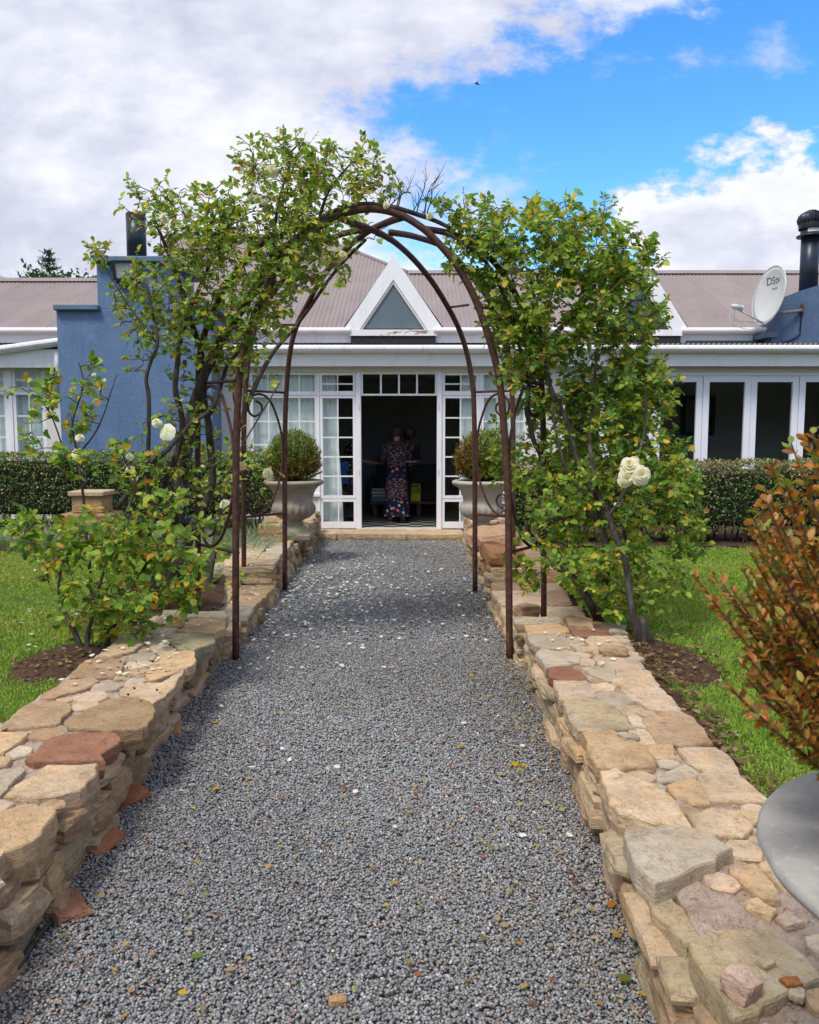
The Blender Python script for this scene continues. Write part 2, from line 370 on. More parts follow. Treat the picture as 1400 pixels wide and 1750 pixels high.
def make_cement(name, a, b, stain):
    m = Mat(name); n = m.noise(7, 7, 0.68); f = m.noise(60, 6, 0.7)
    c = m.ramp(n, [(0.3, a), (0.7, b)]); c = m.mix(m.ramp(f, [(0.55, (0, 0, 0)), (0.75, (0.75, 0.75, 0.75))]), c, stain)
    m.bump(f, 0.5, 0.008); return m.set(c, 0.88, 0, 0.25)
M_urn_old = make_cement('weathered_cement', (0.20, 0.165, 0.13), (0.40, 0.34, 0.275), (0.11, 0.09, 0.075))
M_urn_grey = make_cement('pale_cement', (0.36, 0.33, 0.28), (0.50, 0.46, 0.395), (0.26, 0.235, 0.2))
M_urn_fore = make_cement('smooth_cement', (0.30, 0.29, 0.27), (0.47, 0.455, 0.43), (0.56, 0.55, 0.53))

# ------------------------------------------------------------------ leaves in bulk
LT = np.array([(0, 0, 0), (.5, 0, 0), (1, 0, -.08), (.26, .40, .09), (.68, .37, .07), (.26, -.40, .09), (.68, -.37, .07)])
LQ = np.array([(0, 1, 4, 3), (0, 5, 6, 1)]); LTR = np.array([(1, 2, 4), (1, 6, 2)])
def norm(a): return a / np.maximum(np.linalg.norm(a, axis=-1, keepdims=True), 1e-9)
def leaf_geo(P, D, N, L, W, T=LT):
    D = norm(D); N = norm(N - D * (N * D).sum(1, keepdims=True)); S = np.cross(D, N)
    V = P[:, None] + T[None, :, 0:1] * (L[:, None, None] * D[:, None]) + T[None, :, 1:2] * (W[:, None, None] * S[:, None]) + T[None, :, 2:3] * (L[:, None, None] * N[:, None])
    return V
def leaf_mesh(name, P, D, N, L, W, C, mat, parent, kind='stuff', T=LT, Q=LQ, TR=LTR):
    n = len(P); k = len(T); V = leaf_geo(P, D, N, L, W, T).reshape(-1, 3); b = (np.arange(n) * k)[:, None, None]
    o = part_np(name, V, mat, parent, (Q[None] + b).reshape(-1, 4) if len(Q) else None, (TR[None] + b).reshape(-1, 3) if len(TR) else None, np.repeat(C, k, 0))
    if kind: o['kind'] = kind
    return o
def leaf_set(P, D, N, L, W, C, mat, parent, singles=300, name='leaf', bulk='leaves'):
    """the leaves that show largest become parts of their own, the rest one mass"""
    P, D, N, L, W, C = [np.asarray(a, float) for a in (P, D, N, L, W, C)]
    if singles:
        vis = L * W / (P[:, 1] ** 2) * (1.5 - (P[:, 1] - P[:, 1].min()) / max(1e-6, np.ptp(P[:, 1])))
        order = np.argsort(-vis); s, rest = order[:singles], order[singles:]
        Dn = norm(D[s]); Nn = norm(N[s] - Dn * (N[s] * Dn).sum(1, keepdims=True)); S = np.cross(Dn, Nn)
        cache = {}
        for i, q in enumerate(s):
            key = tuple(np.round(C[q] * 24).astype(int))
            if key not in cache: cache[key] = mesh_np(name, LT, LQ, LTR, np.repeat(C[q][None], len(LT), 0)); cache[key].materials.append(mat)
            o = bpy.data.objects.new(name, cache[key]); COL.objects.link(o); o.parent = parent
            m = Matrix.Identity(4)
            for r in range(3):
                m[r][0] = Dn[i][r] * L[q]; m[r][1] = S[i][r] * W[q]; m[r][2] = Nn[i][r] * L[q]; m[r][3] = P[q][r] - WLOC[parent.name][r]
            o.matrix_local = m
    else: rest = np.arange(len(P))
    leaf_mesh(bulk, P[rest], D[rest], N[rest], L[rest], W[rest], C[rest], mat, parent)
def rvec(n): return norm(RNG.normal(size=(n, 3)))
def leafcol(n, stops, jitter=0.18):
    """stops: list of (share, rgb)"""
    w = np.array([s[0] for s in stops]); k = RNG.choice(len(stops), n, p=w / w.sum()); c = np.array([s[1] for s in stops])[k]
    return np.clip(c * (1 + RNG.normal(size=(n, 1)) * jitter) * (1 + RNG.normal(size=(n, 3)) * jitter * .3), 0.004, 0.9)

# ================================================================== GROUND
def sheet(name, pts, mat, kind='structure', res=None, amp=0.0):
    o = part(name, pts, [tuple(range(len(pts)))], mat); o['kind'] = kind; return o
def grid_sheet(name, x0, x1, y0, y1, zf, step, mat, kind='structure', parent=None, xf=None):
    nx = max(2, int((x1 - x0) / step) + 1); ny = max(2, int((y1 - y0) / step) + 1)
    V = []
    for j in range(ny):
        y = y0 + (y1 - y0) * j / (ny - 1)
        for i in range(nx):
            t = i / (nx - 1); x = (x0 + (x1 - x0) * t) if xf is None else xf(y, t)
            V.append((x, y, zf(x, y)))
    Q = [(j * nx + i, j * nx + i + 1, (j + 1) * nx + i + 1, (j + 1) * nx + i) for j in range(ny - 1) for i in range(nx - 1)]
    o = part_np(name, V, mat, parent, quads=Q, smooth=True)
    if kind: o['kind'] = kind
    return o
sheet('ground', [(-400, -300, -0.06), (400, -300, -0.06), (400, 600, -0.06), (-400, 600, -0.06)], M_turf)

# edges of the path and of the two walls as functions of Y
def interp(tab):
    a = np.array(tab); return lambda y: float(np.interp(y, a[:, 0], a[:, 1]))
L_base = interp([(0, -1.10), (2.28, -1.14), (2.75, -1.185), (3.44, -1.25), (4.46, -1.32), (5.65, -1.34), (7.4, -1.39), (10.1, -1.46), (12.4, -1.52)])
R_base = interp([(0, .72), (2.1, .745), (2.6, .785), (3.2, .80), (3.8, .81), (4.9, .845), (5.65, .845), (8.2, .82), (11.8, .85), (12.4, .86)])
L_in = interp([(0, -1.20), (2.3, -1.20), (3.2, -1.19), (3.8, -1.235), (4.6, -1.256), (5.6, -1.285), (7.5, -1.31), (10, -1.40), (12.4, -1.47)])
L_out = interp([(0, -1.86), (5.9, -1.85), (12.4, -1.95)])
R_in = interp([(0, .69), (2.2, .67), (3, .72), (4, .755), (4.8, .767), (5.5, .76), (7, .77), (9, .80), (12.4, .83)])
R_out = interp([(0, 1.22), (2.7, 1.225), (3.4, 1.27), (4.6, 1.34), (5.3, 1.40), (12.4, 1.45)])
LAWN_Z = 0.25

pb = grid_sheet('gravel_path', 0, 1, -1.5, 12.3, lambda x, y: -0.012 + 0.008 * mnoise.noise((x * 2, y * 2, 0)), 0.15, M_pathsoil, xf=lambda y, t: L_base(y) - .12 + t * (R_base(y) - L_base(y) + .24))

def make_gravel():
    ico = bmesh.new(); bmesh.ops.create_icosphere(ico, subdivisions=1, radius=1); ico.verts.ensure_lookup_table()
    IV = np.array([q.co for q in ico.verts]); IT = np.array([[q.index for q in f.verts] for f in ico.faces]); ico.free()
    OV = np.array([(1, 0, 0), (-1, 0, 0), (0, 1, 0), (0, -1, 0), (0, 0, 1), (0, 0, -1)], float)
    OT = np.array([(0, 2, 4), (2, 1, 4), (1, 3, 4), (3, 0, 4), (2, 0, 5), (1, 2, 5), (3, 1, 5), (0, 3, 5)])
    def zone(y0, y1, dens, TV, TT, smin, smax, seed):
        rg = np.random.default_rng(seed)
        n = int((y1 - y0) * 2.35 * dens); y = rg.uniform(y0, y1, n); t = rg.uniform(-0.02, 1.02, n)
        yl = np.linspace(y0, y1, 40); lb = np.interp(y, yl, [L_base(a) for a in yl]); rb = np.interp(y, yl, [R_base(a) for a in yl])
        x = lb + t * (rb - lb); s = rg.uniform(smin, smax, n) * np.where(rg.random(n) < .05, 1.35, 1)
        k = len(TV)
        V = TV[None] * rg.uniform(.78, 1.22, (n, k, 1)) * (s[:, None] * np.stack([np.ones(n), rg.uniform(.6, .95, n), rg.uniform(.38, .6, n)], 1))[:, None]
        a = rg.uniform(0, 6.28, n); b = rg.normal(0, .33, n); c = rg.normal(0, .33, n)
        def rot(V, ang, i, j):
            ca, sa = np.cos(ang)[:, None], np.sin(ang)[:, None]; p, q = V[..., i] * ca - V[..., j] * sa, V[..., i] * sa + V[..., j] * ca
            V = V.copy(); V[..., i] = p; V[..., j] = q; return V
        V = rot(rot(rot(V, b, 0, 2), c, 1, 2), a, 0, 1)
        und = 0.006 * np.sin(x * 7 + np.sin(y * 3)) * np.cos(y * 5.3)
        V += np.stack([x, y, rg.uniform(-.004, .009, n) + und], 1)[:, None]
        g = np.clip(rg.lognormal(math.log(.26), .26, n), .04, .55)
        g *= 1 + .16 * np.sin(x * 2.1 + y * 1.3) * np.sin(y * .9 + 1)
        C = np.stack([g * .99, g * 1.0, g * 1.02], 1)
        r = rg.random(n); edge = np.exp(-np.minimum(x - lb, rb - x) / .1) * .22
        w = r < .035 + edge; C[w] = np.array([(.40, .29, .19)]) * rg.uniform(.5, 1.25, (w.sum(), 1))
        w = (r > .955) & (r < .972); C[w] = np.array([(.42, .24, .18)]) * rg.uniform(.5, 1.1, (w.sum(), 1))
        w = r > .99; C[w] = np.array([(.5, .49, .47)]) * rg.uniform(.8, 1.2, (w.sum(), 1))
        return V.reshape(-1, 3), (TT[None] + (np.arange(n) * k)[:, None, None]).reshape(-1, 3), np.repeat(C, k, 0)
    parts = [zone(1.35, 3.6, 15500, OV, OT, .0055, .0095, 1), zone(3.6, 6.2, 10500, OV, OT, .0064, .0104, 2), zone(6.2, 12.35, 4000, OV, OT, .0095, .0150, 3)]
    V = []; T = []; C = []; b = 0
    for v_, t_, c_ in parts: V.append(v_); T.append(t_ + b); C.append(c_); b += len(v_)
    o = part_np('gravel', np.concatenate(V), M_gravel, None, tris=np.concatenate(T), col=np.concatenate(C))
    tag(o, 'loose dark grey crushed stone covering the path', 'gravel', kind='stuff')
make_gravel()

# lawns, beds
def lawn_z(x, y): return LAWN_Z + 0.018 * mnoise.noise((x * .9, y * .9, 3)) - (0.02 if x > 0 else 0)
grid_sheet('lawn_right', 0, 1, 0.3, 9.75, lambda x, y: lawn_z(x, y), 0.25, M_turf, xf=lambda y, t: R_out(y) - .03 + t * 9)
grid_sheet('lawn_left', 0, 1, 0.3, 9.4, lambda x, y: lawn_z(x, y), 0.25, M_turf, xf=lambda y, t: L_out(y) + .10 - t * 9)
def soilz(h, s): return lambda x, y: LAWN_Z + h + 0.03 * mnoise.noise((x * 5, y * 5, s)) + 0.015 * mnoise.noise((x * 17, y * 17, s))
grid_sheet('flower_bed_left', -9, -1.5, 9.35, 12.7, soilz(.02, 2), 0.16, M_soil)
grid_sheet('flower_bed_right', 1.1, 9, 9.55, 12.7, soilz(.02, 5), 0.16, M_soil)
def blob(name, cx, cy, rx, ry, z, mat, seed):
    V = [(cx, cy, z + .03)]; n = 40
    for ring in (0.5, 1.0):
        for k in range(n):
            t = 2 * math.pi * k / n; j = 1 + .22 * mnoise.noise((math.cos(t) * 1.5 + seed, math.sin(t) * 1.5, ring))
            V.append((cx + rx * ring * j * math.cos(t), cy + ry * ring * j * math.sin(t), z + (.03 if ring < 1 else -.03) + .012 * mnoise.noise((k, ring * 7, seed))))
    F = [(0, 1 + k, 1 + (k + 1) % n) for k in range(n)] + [(1 + k, 1 + n + k, 1 + n + (k + 1) % n, 1 + (k + 1) % n) for k in range(n)]
    o = part(name, V, F, mat, smooth=True); o['kind'] = 'structure'; return o
blob('soil_patch_right', 1.58, 4.75, .26, .6, LAWN_Z, M_soil, 3)
blob('soil_patch_left', -2.05, 4.75, .32, .5, LAWN_Z + .012, M_soil, 9)
blob('soil_patch_middle', -1.9, 6.6, .34, .9, LAWN_Z - .005, M_soil, 15)
grid_sheet('soil_strip', 0, 1, 1.0, 5.6, lambda x, y: LAWN_Z + .006 + .02 * mnoise.noise((x * 11, y * 11, 1)), 0.06, M_soil, xf=lambda y, t: R_out(y) - .05 + t * (.15 + .04 * math.sin(y * 4)))

for sd_, fo_, zl_ in ((1, R_out, .175), (-1, L_out, .15)):
    grid_sheet('soil_verge', 0, 1, 5.3, 9.7, lambda x, y: 0, .1, M_soil, xf=lambda y, t: 0); o_ = bpy.data.objects['soil_verge'] if sd_ > 0 else bpy.data.objects['soil_verge.001']
    me_ = o_.data; co_ = np.zeros(len(me_.vertices) * 3); ny_ = int((9.7 - 5.3) / .1) + 1; nx_ = len(me_.vertices) // ny_; o_.location = (0, 0, 0); i_ = 0
    for j_ in range(ny_):
        y_ = 5.3 + 4.4 * j_ / (ny_ - 1)
        for k_ in range(nx_):
            t_ = k_ / (nx_ - 1); me_.vertices[i_].co = (fo_(y_) + sd_ * (-.06 + .22 * t_), y_, (zl_ - .03) + (LAWN_Z + .012 - zl_ + .03) * t_ + .015 * mnoise.noise((t_ * 4, y_ * 9, sd_))); i_ += 1
    me_.update()
def grid_noise(P, sc, seed, step=.06):
    x0, y0 = P[:, 0].min(), P[:, 1].min(); nx = int(np.ptp(P[:, 0]) / step) + 2; ny = int(np.ptp(P[:, 1]) / step) + 2
    G = np.array([[mnoise.noise(((x0 + i * step) * sc, (y0 + j * step) * sc, seed)) for i in range(nx)] for j in range(ny)])
    return G[((P[:, 1] - y0) / step).astype(int), ((P[:, 0] - x0) / step).astype(int)]
def make_grass(name, label, xa, sgn, y0, y1, width, near_d, far_d, seed, bare):
    rg = np.random.default_rng(seed); Ps = []; Hs = []
    for a, b, d in ((y0, 5.2, near_d), (5.2, y1, far_d)):
        n = int((b - a) * width * d); y = rg.uniform(a, b, n); t = rg.random(n) ** 1.1 * width
        x = np.interp(y, np.linspace(0, 10, 30), [xa(q) for q in np.linspace(0, 10, 30)]) + sgn * t
        keep = np.ones(n, bool)
        vis = np.abs(x) < (y * .56 + .5); keep &= vis
        for (cx, cy, rx, ry) in bare: keep &= (((x - cx) / rx) ** 2 + ((y - cy) / ry) ** 2) > rg.uniform(.7, 1.15, n)
        x, y = x[keep], y[keep]
        Ps.append(np.stack([x, y, LAWN_Z + .0 * x - .006], 1)); Hs.append(np.where(y < 5.2, 1.0, 1.5))
    P = np.concatenate(Ps); w = np.concatenate(Hs); n = len(P)
    pat = grid_noise(P, 1.1, seed); pat2 = grid_noise(P, 4, seed)
    h = rg.uniform(.018, .045, n) * (1 + .45 * pat2); D = np.stack([rg.normal(0, .55, n), rg.normal(0, .55, n), np.ones(n)], 1); D = norm(D)
    S = norm(np.cross(D, norm(rg.normal(size=(n, 3))))); wd = (.0024 * w)[:, None]
    tip = P + D * h[:, None]; mid = P + D * h[:, None] * .55 + np.array([0, 0, .004])
    V = np.stack([P - S * wd, P + S * wd, mid + S * wd * .8, mid - S * wd * .8, tip - np.array([0, 0, .005])], 1).reshape(-1, 3)
    b = (np.arange(n) * 5)[:, None]
    g = np.array([(.25, .40, .055)]) * rg.uniform(.6, 1.35, (n, 1)); yl = np.array([(.46, .44, .13)])
    mixf = np.clip((pat * 1.7 + .05 if sgn > 0 else pat * 2.0 + .35), 0, .85)[:, None] * rg.random((n, 1)); C = g * (1 - mixf) + yl * mixf
    dry = rg.random(n) < .06; C[dry] = np.array([(.36, .30, .14)]) * rg.uniform(.7, 1.1, (dry.sum(), 1))
    o = part_np(name, V, M_grass, None, (np.array([(0, 1, 2, 3)]) + b), (np.array([(3, 2, 4)]) + b), np.repeat(C, 5, 0))
    tag(o, label, 'grass', kind='stuff')
make_grass('grass', 'short bright green mown grass beyond the wall on the right', lambda y: R_out(y) + (.08 if y < 5.5 else -.02), 1, 1.7, 9.7, 5.0, 9500, 5200, 11, [(1.58, 4.75, .22, .52)])
make_grass('grass', 'yellowing mown grass beyond the wall on the left', lambda y: L_out(y) - .02, -1, 3.0, 9.4, 4.2, 8000, 5200, 12, [(-2.05, 4.75, .27, .44), (-1.9, 6.6, .3, .8)])

# ================================================================== STONE WALLS
TAN, OCH, PNK, RED, GRY, OLV, BRN = srgb(212, 192, 166), srgb(212, 186, 152), srgb(214, 194, 174), srgb(162, 122, 102), srgb(196, 187, 170), srgb(194, 182, 156), srgb(188, 164, 138)
PALE = srgb(212, 202, 186)
def roughen(poly, step=0.035, amp=0.010, seed=0):
    out = []; n = len(poly); rg = random.Random(seed * 7 + 1)
    for i in range(n):
        a, b = Vector(poly[i][:2]), Vector(poly[(i + 1) % n][:2]); L = (b - a).length; k = max(1, int(L / step)); nrm = Vector((-(b - a).y, (b - a).x)).normalized() if L > 1e-6 else Vector((0, 0)); d = 0
        for q in range(k):
            t = (q + (rg.uniform(-.3, .3) if 0 < q else 0)) / k; p = a.lerp(b, t); d = d * .5 + rg.gauss(0, amp * .42)
            out.append(p + nrm * max(-amp, min(amp, d)))
    return out
SLABS = []
def slab(parent, poly, ztop, th, color, seed=0, tilt=(0, 0), name='coping_stone', amp=.012):
    cc = sum((Vector(q[:2]) for q in poly), Vector((0, 0))) / len(poly); poly = [Vector(q[:2]) + (Vector(q[:2]) - cc).normalized() * .014 for q in poly]; SLABS.append(poly)
    P = roughen(poly, .034, amp, seed); n = len(P); c = sum(P, Vector((0, 0))) / n
    if sum(P[i].x * P[(i + 1) % n].y - P[(i + 1) % n].x * P[i].y for i in range(n)) < 0: P.reverse()
    V = []; zt = lambda p: ztop + tilt[0] * (p.x - c.x) + tilt[1] * (p.y - c.y) + .0015 * mnoise.noise((p.x * 9, p.y * 9, seed))
    for p in P: q = c + (p - c) * .60; V.append((q.x, q.y, zt(q)))
    for p in P: q = p + (c - p).normalized() * (.004 + .004 * abs(mnoise.noise((p.x * 40, p.y * 40, seed)))); V.append((q.x, q.y, zt(q)))
    for p in P: V.append((p.x, p.y, zt(p) - .006 - .004 * mnoise.noise((p.x * 30, p.y * 30, seed))))
    for i, p in enumerate(P):
        d = (p - c).normalized(); q = p + d * .012 * mnoise.noise((p.x * 20, p.y * 20, seed + 4)); V.append((q.x, q.y, zt(p) - th * .5))
    for p in P: q = p + (c - p).normalized() * .02; V.append((q.x, q.y, ztop - th))
    F = [tuple(range(n))]
    for r in range(4): F += [(r * n + i, (r + 1) * n + i, (r + 1) * n + (i + 1) % n, r * n + (i + 1) % n) for i in range(n)]
    j = np.random.default_rng(seed + 5).uniform(.86, 1.12)
    return part(name, V, F, M_stone, parent, color=tuple(x * j for x in color))
def crop_poly(pts, ox, oy, s, z): return [onz(ox + a / s, oy + b / s, z) for a, b in pts]
ROCKS = []
for k in range(14):
    bm = bmesh.new(); bmesh.ops.create_cube(bm, size=2); bmesh.ops.subdivide_edges(bm, edges=list(bm.edges), cuts=3, use_grid_fill=True)
    for q in bm.verts:
        p = q.co.copy(); e = max(abs(p.x), abs(p.y), abs(p.z)); l = p.length; f = (1.0 / max(l, .01)) * 1.28; p = p * (f * .55 + .45)
        p += p.normalized() * .34 * mnoise.noise(p * 1.1 + Vector((k * 7, 0, 0))) + p.normalized() * .16 * mnoise.noise(p * 3.0 + Vector((0, k * 5, 0)))
        q.co = Vector([math.copysign(min(abs(c_), 1 + (abs(c_) - 1) * .35), c_) for c_ in p]) * .54
    me = bpy.data.meshes.new('wall_stone'); bm.to_mesh(me); bm.free(); me.materials.append(M_stone); ROCKS.append(me)
def rock(parent, p, dims, color, k=None, rot=(0, 0, 0), name='face_stone'):
    k = random.randrange(len(ROCKS)) if k is None else k
    return link(name, ROCKS[k % len(ROCKS)], M_stone, parent, p, rot, dims, color)
FACECOL = [TAN, OLV, BRN, OCH, PNK, TAN, OLV, srgb(168, 150, 126), srgb(182, 158, 134)]
def face_stones(parent, fx, y0, y1, z0, z1, side, hmin=.08, hmax=.13, lmin=.12, lmax=.28, depth=.16, lean=0.0):
    z = z0
    while z < z1 - .03:
        h = min(random.uniform(hmin, hmax), z1 - z); h = z1 - z if z1 - z - h < .04 else h
        y = y0 + random.uniform(-.1, 0)
        while y < y1:
            l = random.uniform(lmin, lmax); x = fx(y + l / 2) + side * (depth / 2 - .02 + random.uniform(-.03, .03)) + lean * (z - z0)
            rock(parent, (x, y + l / 2, z + h / 2), (depth * random.uniform(.85, 1.15), l * random.uniform(.90, 1.0), h * random.uniform(.92, 1.1)), random.choice(FACECOL),
                 rot=(random.uniform(-.12, .12), random.uniform(-.1, .1), random.uniform(-.12, .12)))
            y += l
        z += h
def core(parent, fin, fout, y0, y1, ztop, side, inset=.075):
    def zf(x, y): return ztop + .016 * mnoise.noise((x * 14, y * 14, 1)) + .010 * mnoise.noise((x * 46, y * 46, 2))
    nx, ny = 30, max(3, int((y1 - y0) / .022)); V = []
    for j in range(ny):
        y = y0 + (y1 - y0) * j / (ny - 1); a = fin(y) + side * inset; b = fout(y) - side * .02
        for i in range(nx):
            x = a + (b - a) * i / (nx - 1); V.append((x, y, zf(x, y)))
        V.append((b, y, 0)); V.append((a, y, -.03))
    m = nx + 2
    Q = [(j * m + i, j * m + (i + 1) % m, (j + 1) * m + (i + 1) % m, (j + 1) * m + i) for j in range(ny - 1) for i in range(m)]
    me_c = part('mortar_bed', V, Q + [tuple(range(m)), tuple((ny - 1) * m + i for i in range(m))], M_mortar, parent, smooth=False)
    return me_c
def auto_slabs(parent, fin, fout, y0, y1, ztop, side, lmin, lmax, seed, over=.02):
    rg = random.Random(seed); y = y0
    while y < y1 - .08:
        l = min(rg.uniform(lmin, lmax), y1 - y); split = rg.uniform(.42, .62); ga = .012
        if y1 - y - l < .1: l = y1 - y
        for a, b in ((0, split), (split, 1)):
            xa = lambda yy, t: fin(yy) - side * over + (fout(yy) - fin(yy) + side * over) * t
            j = lambda: rg.uniform(-.02, .02)
            p = [(xa(y, a) + side * ga + j(), y + ga + j() * .5), (xa(y, b) - side * ga + j(), y + ga + j() * .5), (xa(y + l, b) - side * ga + j(), y + l - ga + j() * .5), (xa(y + l, a) + side * ga + j(), y + l - ga + j() * .5)]
            if rg.random() < .5: p[1] = ((p[1][0] * .8 + p[0][0] * .2), p[1][1])
            slab(parent, p, ztop + rg.uniform(-.008, .012), rg.uniform(.05, .09), rg.choice([TAN, TAN, OCH, PNK, BRN, OLV, GRY]), rg.randrange(999))
        y += l

ZT = 0.32
wr = thing('stone_wall', 'low sandstone wall beside the gravel path, with a foreground urn standing on it', 'wall', (R_in(3), 3, 0))
core(wr, R_in, R_out, 0.2, 5.55, ZT - .022, 1, .085)
A_ = (860, 1020, 3.5); B_ = (960, 1250, 3.5); C_ = (1040, 1450, 3.889)
RS = [
 (A_, [(75,120),(330,120),(350,150),(260,160),(80,160)], GRY, 0, .07), (A_, [(135,170),(330,160),(380,185),(385,205),(300,218),(160,215)], OCH, 0, .06),
 (A_, [(385,180),(520,175),(600,190),(650,230),(520,235),(430,230)], RED, 0, .05), (A_, [(365,105),(530,130),(535,170),(410,165)], BRN, .03, .07),
 (A_, [(140,218),(370,220),(380,260),(400,305),(235,305),(175,270)], GRY, 0, .08), (A_, [(385,250),(450,240),(490,285),(400,290)], GRY, -.003, .05),
 (A_, [(420,292),(525,295),(540,322),(450,320)], TAN, -.003, .05), (A_, [(490,260),(520,235),(660,235),(720,300),(735,345),(610,345),(560,350),(530,300)], TAN, .004, .06),
 (A_, [(215,340),(240,308),(390,340),(455,355),(440,390),(260,420)], PALE, .004, .08), (A_, [(455,375),(500,360),(545,390),(540,405),(470,405)], PNK, -.004, .05),
 (A_, [(550,360),(740,360),(790,380),(825,435),(690,435),(570,405)], PNK, 0, .06), (A_, [(275,425),(400,415),(460,450),(500,495),(340,500),(290,470)], RED, 0, .08),
 (A_, [(480,430),(600,415),(640,430),(680,490),(620,500),(530,460)], GRY, -.003, .05), (A_, [(680,440),(860,440),(930,525),(900,545),(760,540),(670,515)], TAN, 0, .06),
 (A_, [(310,505),(500,505),(545,590),(480,612),(350,600)], PNK, .002, .08), (A_, [(515,520),(610,512),(668,535),(655,558),(560,560)], TAN, -.004, .05),
 (A_, [(550,578),(710,560),(790,625),(690,655),(600,615)], GRY, -.003, .05), (A_, [(705,550),(940,545),(1010,610),(1050,680),(880,665),(790,610)], PNK, .003, .06),
 (A_, [(680,655),(800,650),(830,670),(780,700),(720,690)], TAN, -.004, .05), (A_, [(370,615),(560,612),(660,665),(780,780),(600,800),(450,790),(400,700)], OLV, .004, .09),
 (A_, [(755,715),(800,708),(855,750),(850,775),(790,765)], PALE, -.003, .05), (A_, [(850,735),(960,690),(1050,685),(1120,720),(1190,800),(1240,865),(1080,880),(930,860),(880,790)], BRN, .002, .06),
 (A_, [(780,790),(880,800),(915,870),(850,885),(740,850)], PNK, -.003, .05), (A_, [(480,810),(650,800),(780,860),(870,920),(895,1000),(700,1015),(575,1005),(520,910)], OCH, .008, .09),
 (A_, [(855,890),(1010,885),(1025,955),(920,965)], OCH, -.002, .05), (A_, [(1055,905),(1270,905),(1320,940),(1395,1045),(1200,1045),(1110,980)], TAN, 0, .06),
 (B_, [(580,260),(740,200),(800,250),(790,295),(610,300)], GRY, -.006, .05), (B_, [(820,255),(1050,265),(1100,290),(1230,420),(1070,400),(900,410),(860,330)], TAN, 0, .06),
 (B_, [(635,320),(780,290),(840,320),(875,425),(770,430),(690,380)], OCH, -.003, .05), (B_, [(240,240),(330,225),(520,320),(640,390),(700,470),(770,575),(560,540),(350,475),(280,350)], TAN, .016, .11),
 (B_, [(775,500),(920,460),(1040,480),(1135,570),(1060,610),(900,600),(820,575)], TAN, .002, .06), (B_, [(1060,470),(1190,480),(1200,520),(1150,560)], OCH, -.002, .05),
 (B_, [(390,590),(600,570),(800,585),(900,620),(990,690),(850,780),(700,840),(560,900),(480,790),(420,700)], PALE, .03, .13),
 (B_, [(1020,820),(1160,795),(1240,900),(1290,990),(1200,990),(1090,900)], OCH, -.002, .05),
 (C_, [(930,350),(1000,335),(1090,400),(1060,445),(960,390)], OCH, -.006, .05), (C_, [(1140,460),(1200,430),(1270,480),(1190,505)], PNK, -.006, .05),
 (C_, [(590,650),(640,590),(800,545),(1060,530),(1120,560),(1230,700),(1390,850),(1270,890),(1100,960),(990,1060),(850,1110),(760,960),(660,800)], OLV, .006, .17),
 (C_, [(1320,580),(1400,580),(1440,640),(1440,680),(1350,640)], PALE, -.003, .05), (C_, [(1310,960),(1400,940),(1500,990),(1400,1060),(1340,1020)], OCH, -.003, .05),
 (C_, [(280,320),(400,330),(560,450),(600,500),(590,590),(520,620),(440,540),(330,430)], OLV, -.03, .13)]
for i, ((ox, oy, s), pts, c, dz, th) in enumerate(RS):
    slab(wr, crop_poly(pts, ox, oy, s, ZT + dz), ZT + dz, th, c, i * 3 + 1)
slab(wr, [(.66, 1.0), (.95, .95), (1.2, 1.05), (1.2, 1.32), (.9, 1.36), (.68, 1.3)], ZT - .004, .07, TAN, 501)
slab(wr, [(.67, .55), (1.2, .5), (1.2, .93), (.68, .95)], ZT - .004, .07, TAN, 502)
face_stones(wr, lambda y: R_base(y) - .045, 1.2, 5.5, -.03, .25, 1, .085, .14, .14, .34, lean=-.14)
# the low step in the middle and the rising far end of the wall
core(wr, R_in, R_out, 5.55, 7.75, .155, 1, .03); auto_slabs(wr, R_in, R_out, 5.56, 7.74, .18, 1, .4, .65, 21); face_stones(wr, R_in, 5.5, 7.7, -.02, .13, 1, .07, .1)
core(wr, R_in, R_out, 7.75, 10.4, .295, 1, .05); auto_slabs(wr, R_in, R_out, 7.72, 10.35, .33, 1, .35, .6, 22); face_stones(wr, R_in, 7.72, 10.4, -.02, .27, 1, .08, .12)
core(wr, R_in, R_out, 10.4, 12.1, .41, 1, .05); auto_slabs(wr, R_in, R_out, 10.42, 12.05, .44, 1, .3, .5, 23); face_stones(wr, R_in, 10.4, 12.1, -.02, .40, 1, .08, .13)
for xx, dx in ((.9, .26), (1.15, .24), (1.36, .16)):
    rock(wr, (xx, 7.74, .245), (dx, .12, .14), random.choice([BRN, OCH, TAN])); rock(wr, (xx - .02, 10.4, .37), (dx, .12, .14), random.choice([BRN, OCH, TAN]))
rock(wr, (.93, 8.0, .36), (.36, .5, .2), srgb(176, 132, 98), 3, (0.05, .1, .1), 'coping_boulder')
rock(wr, (.95, 9.3, .40), (.46, .5, .2), srgb(196, 166, 140), 6, (0.1, -.1, .3), 'coping_boulder')

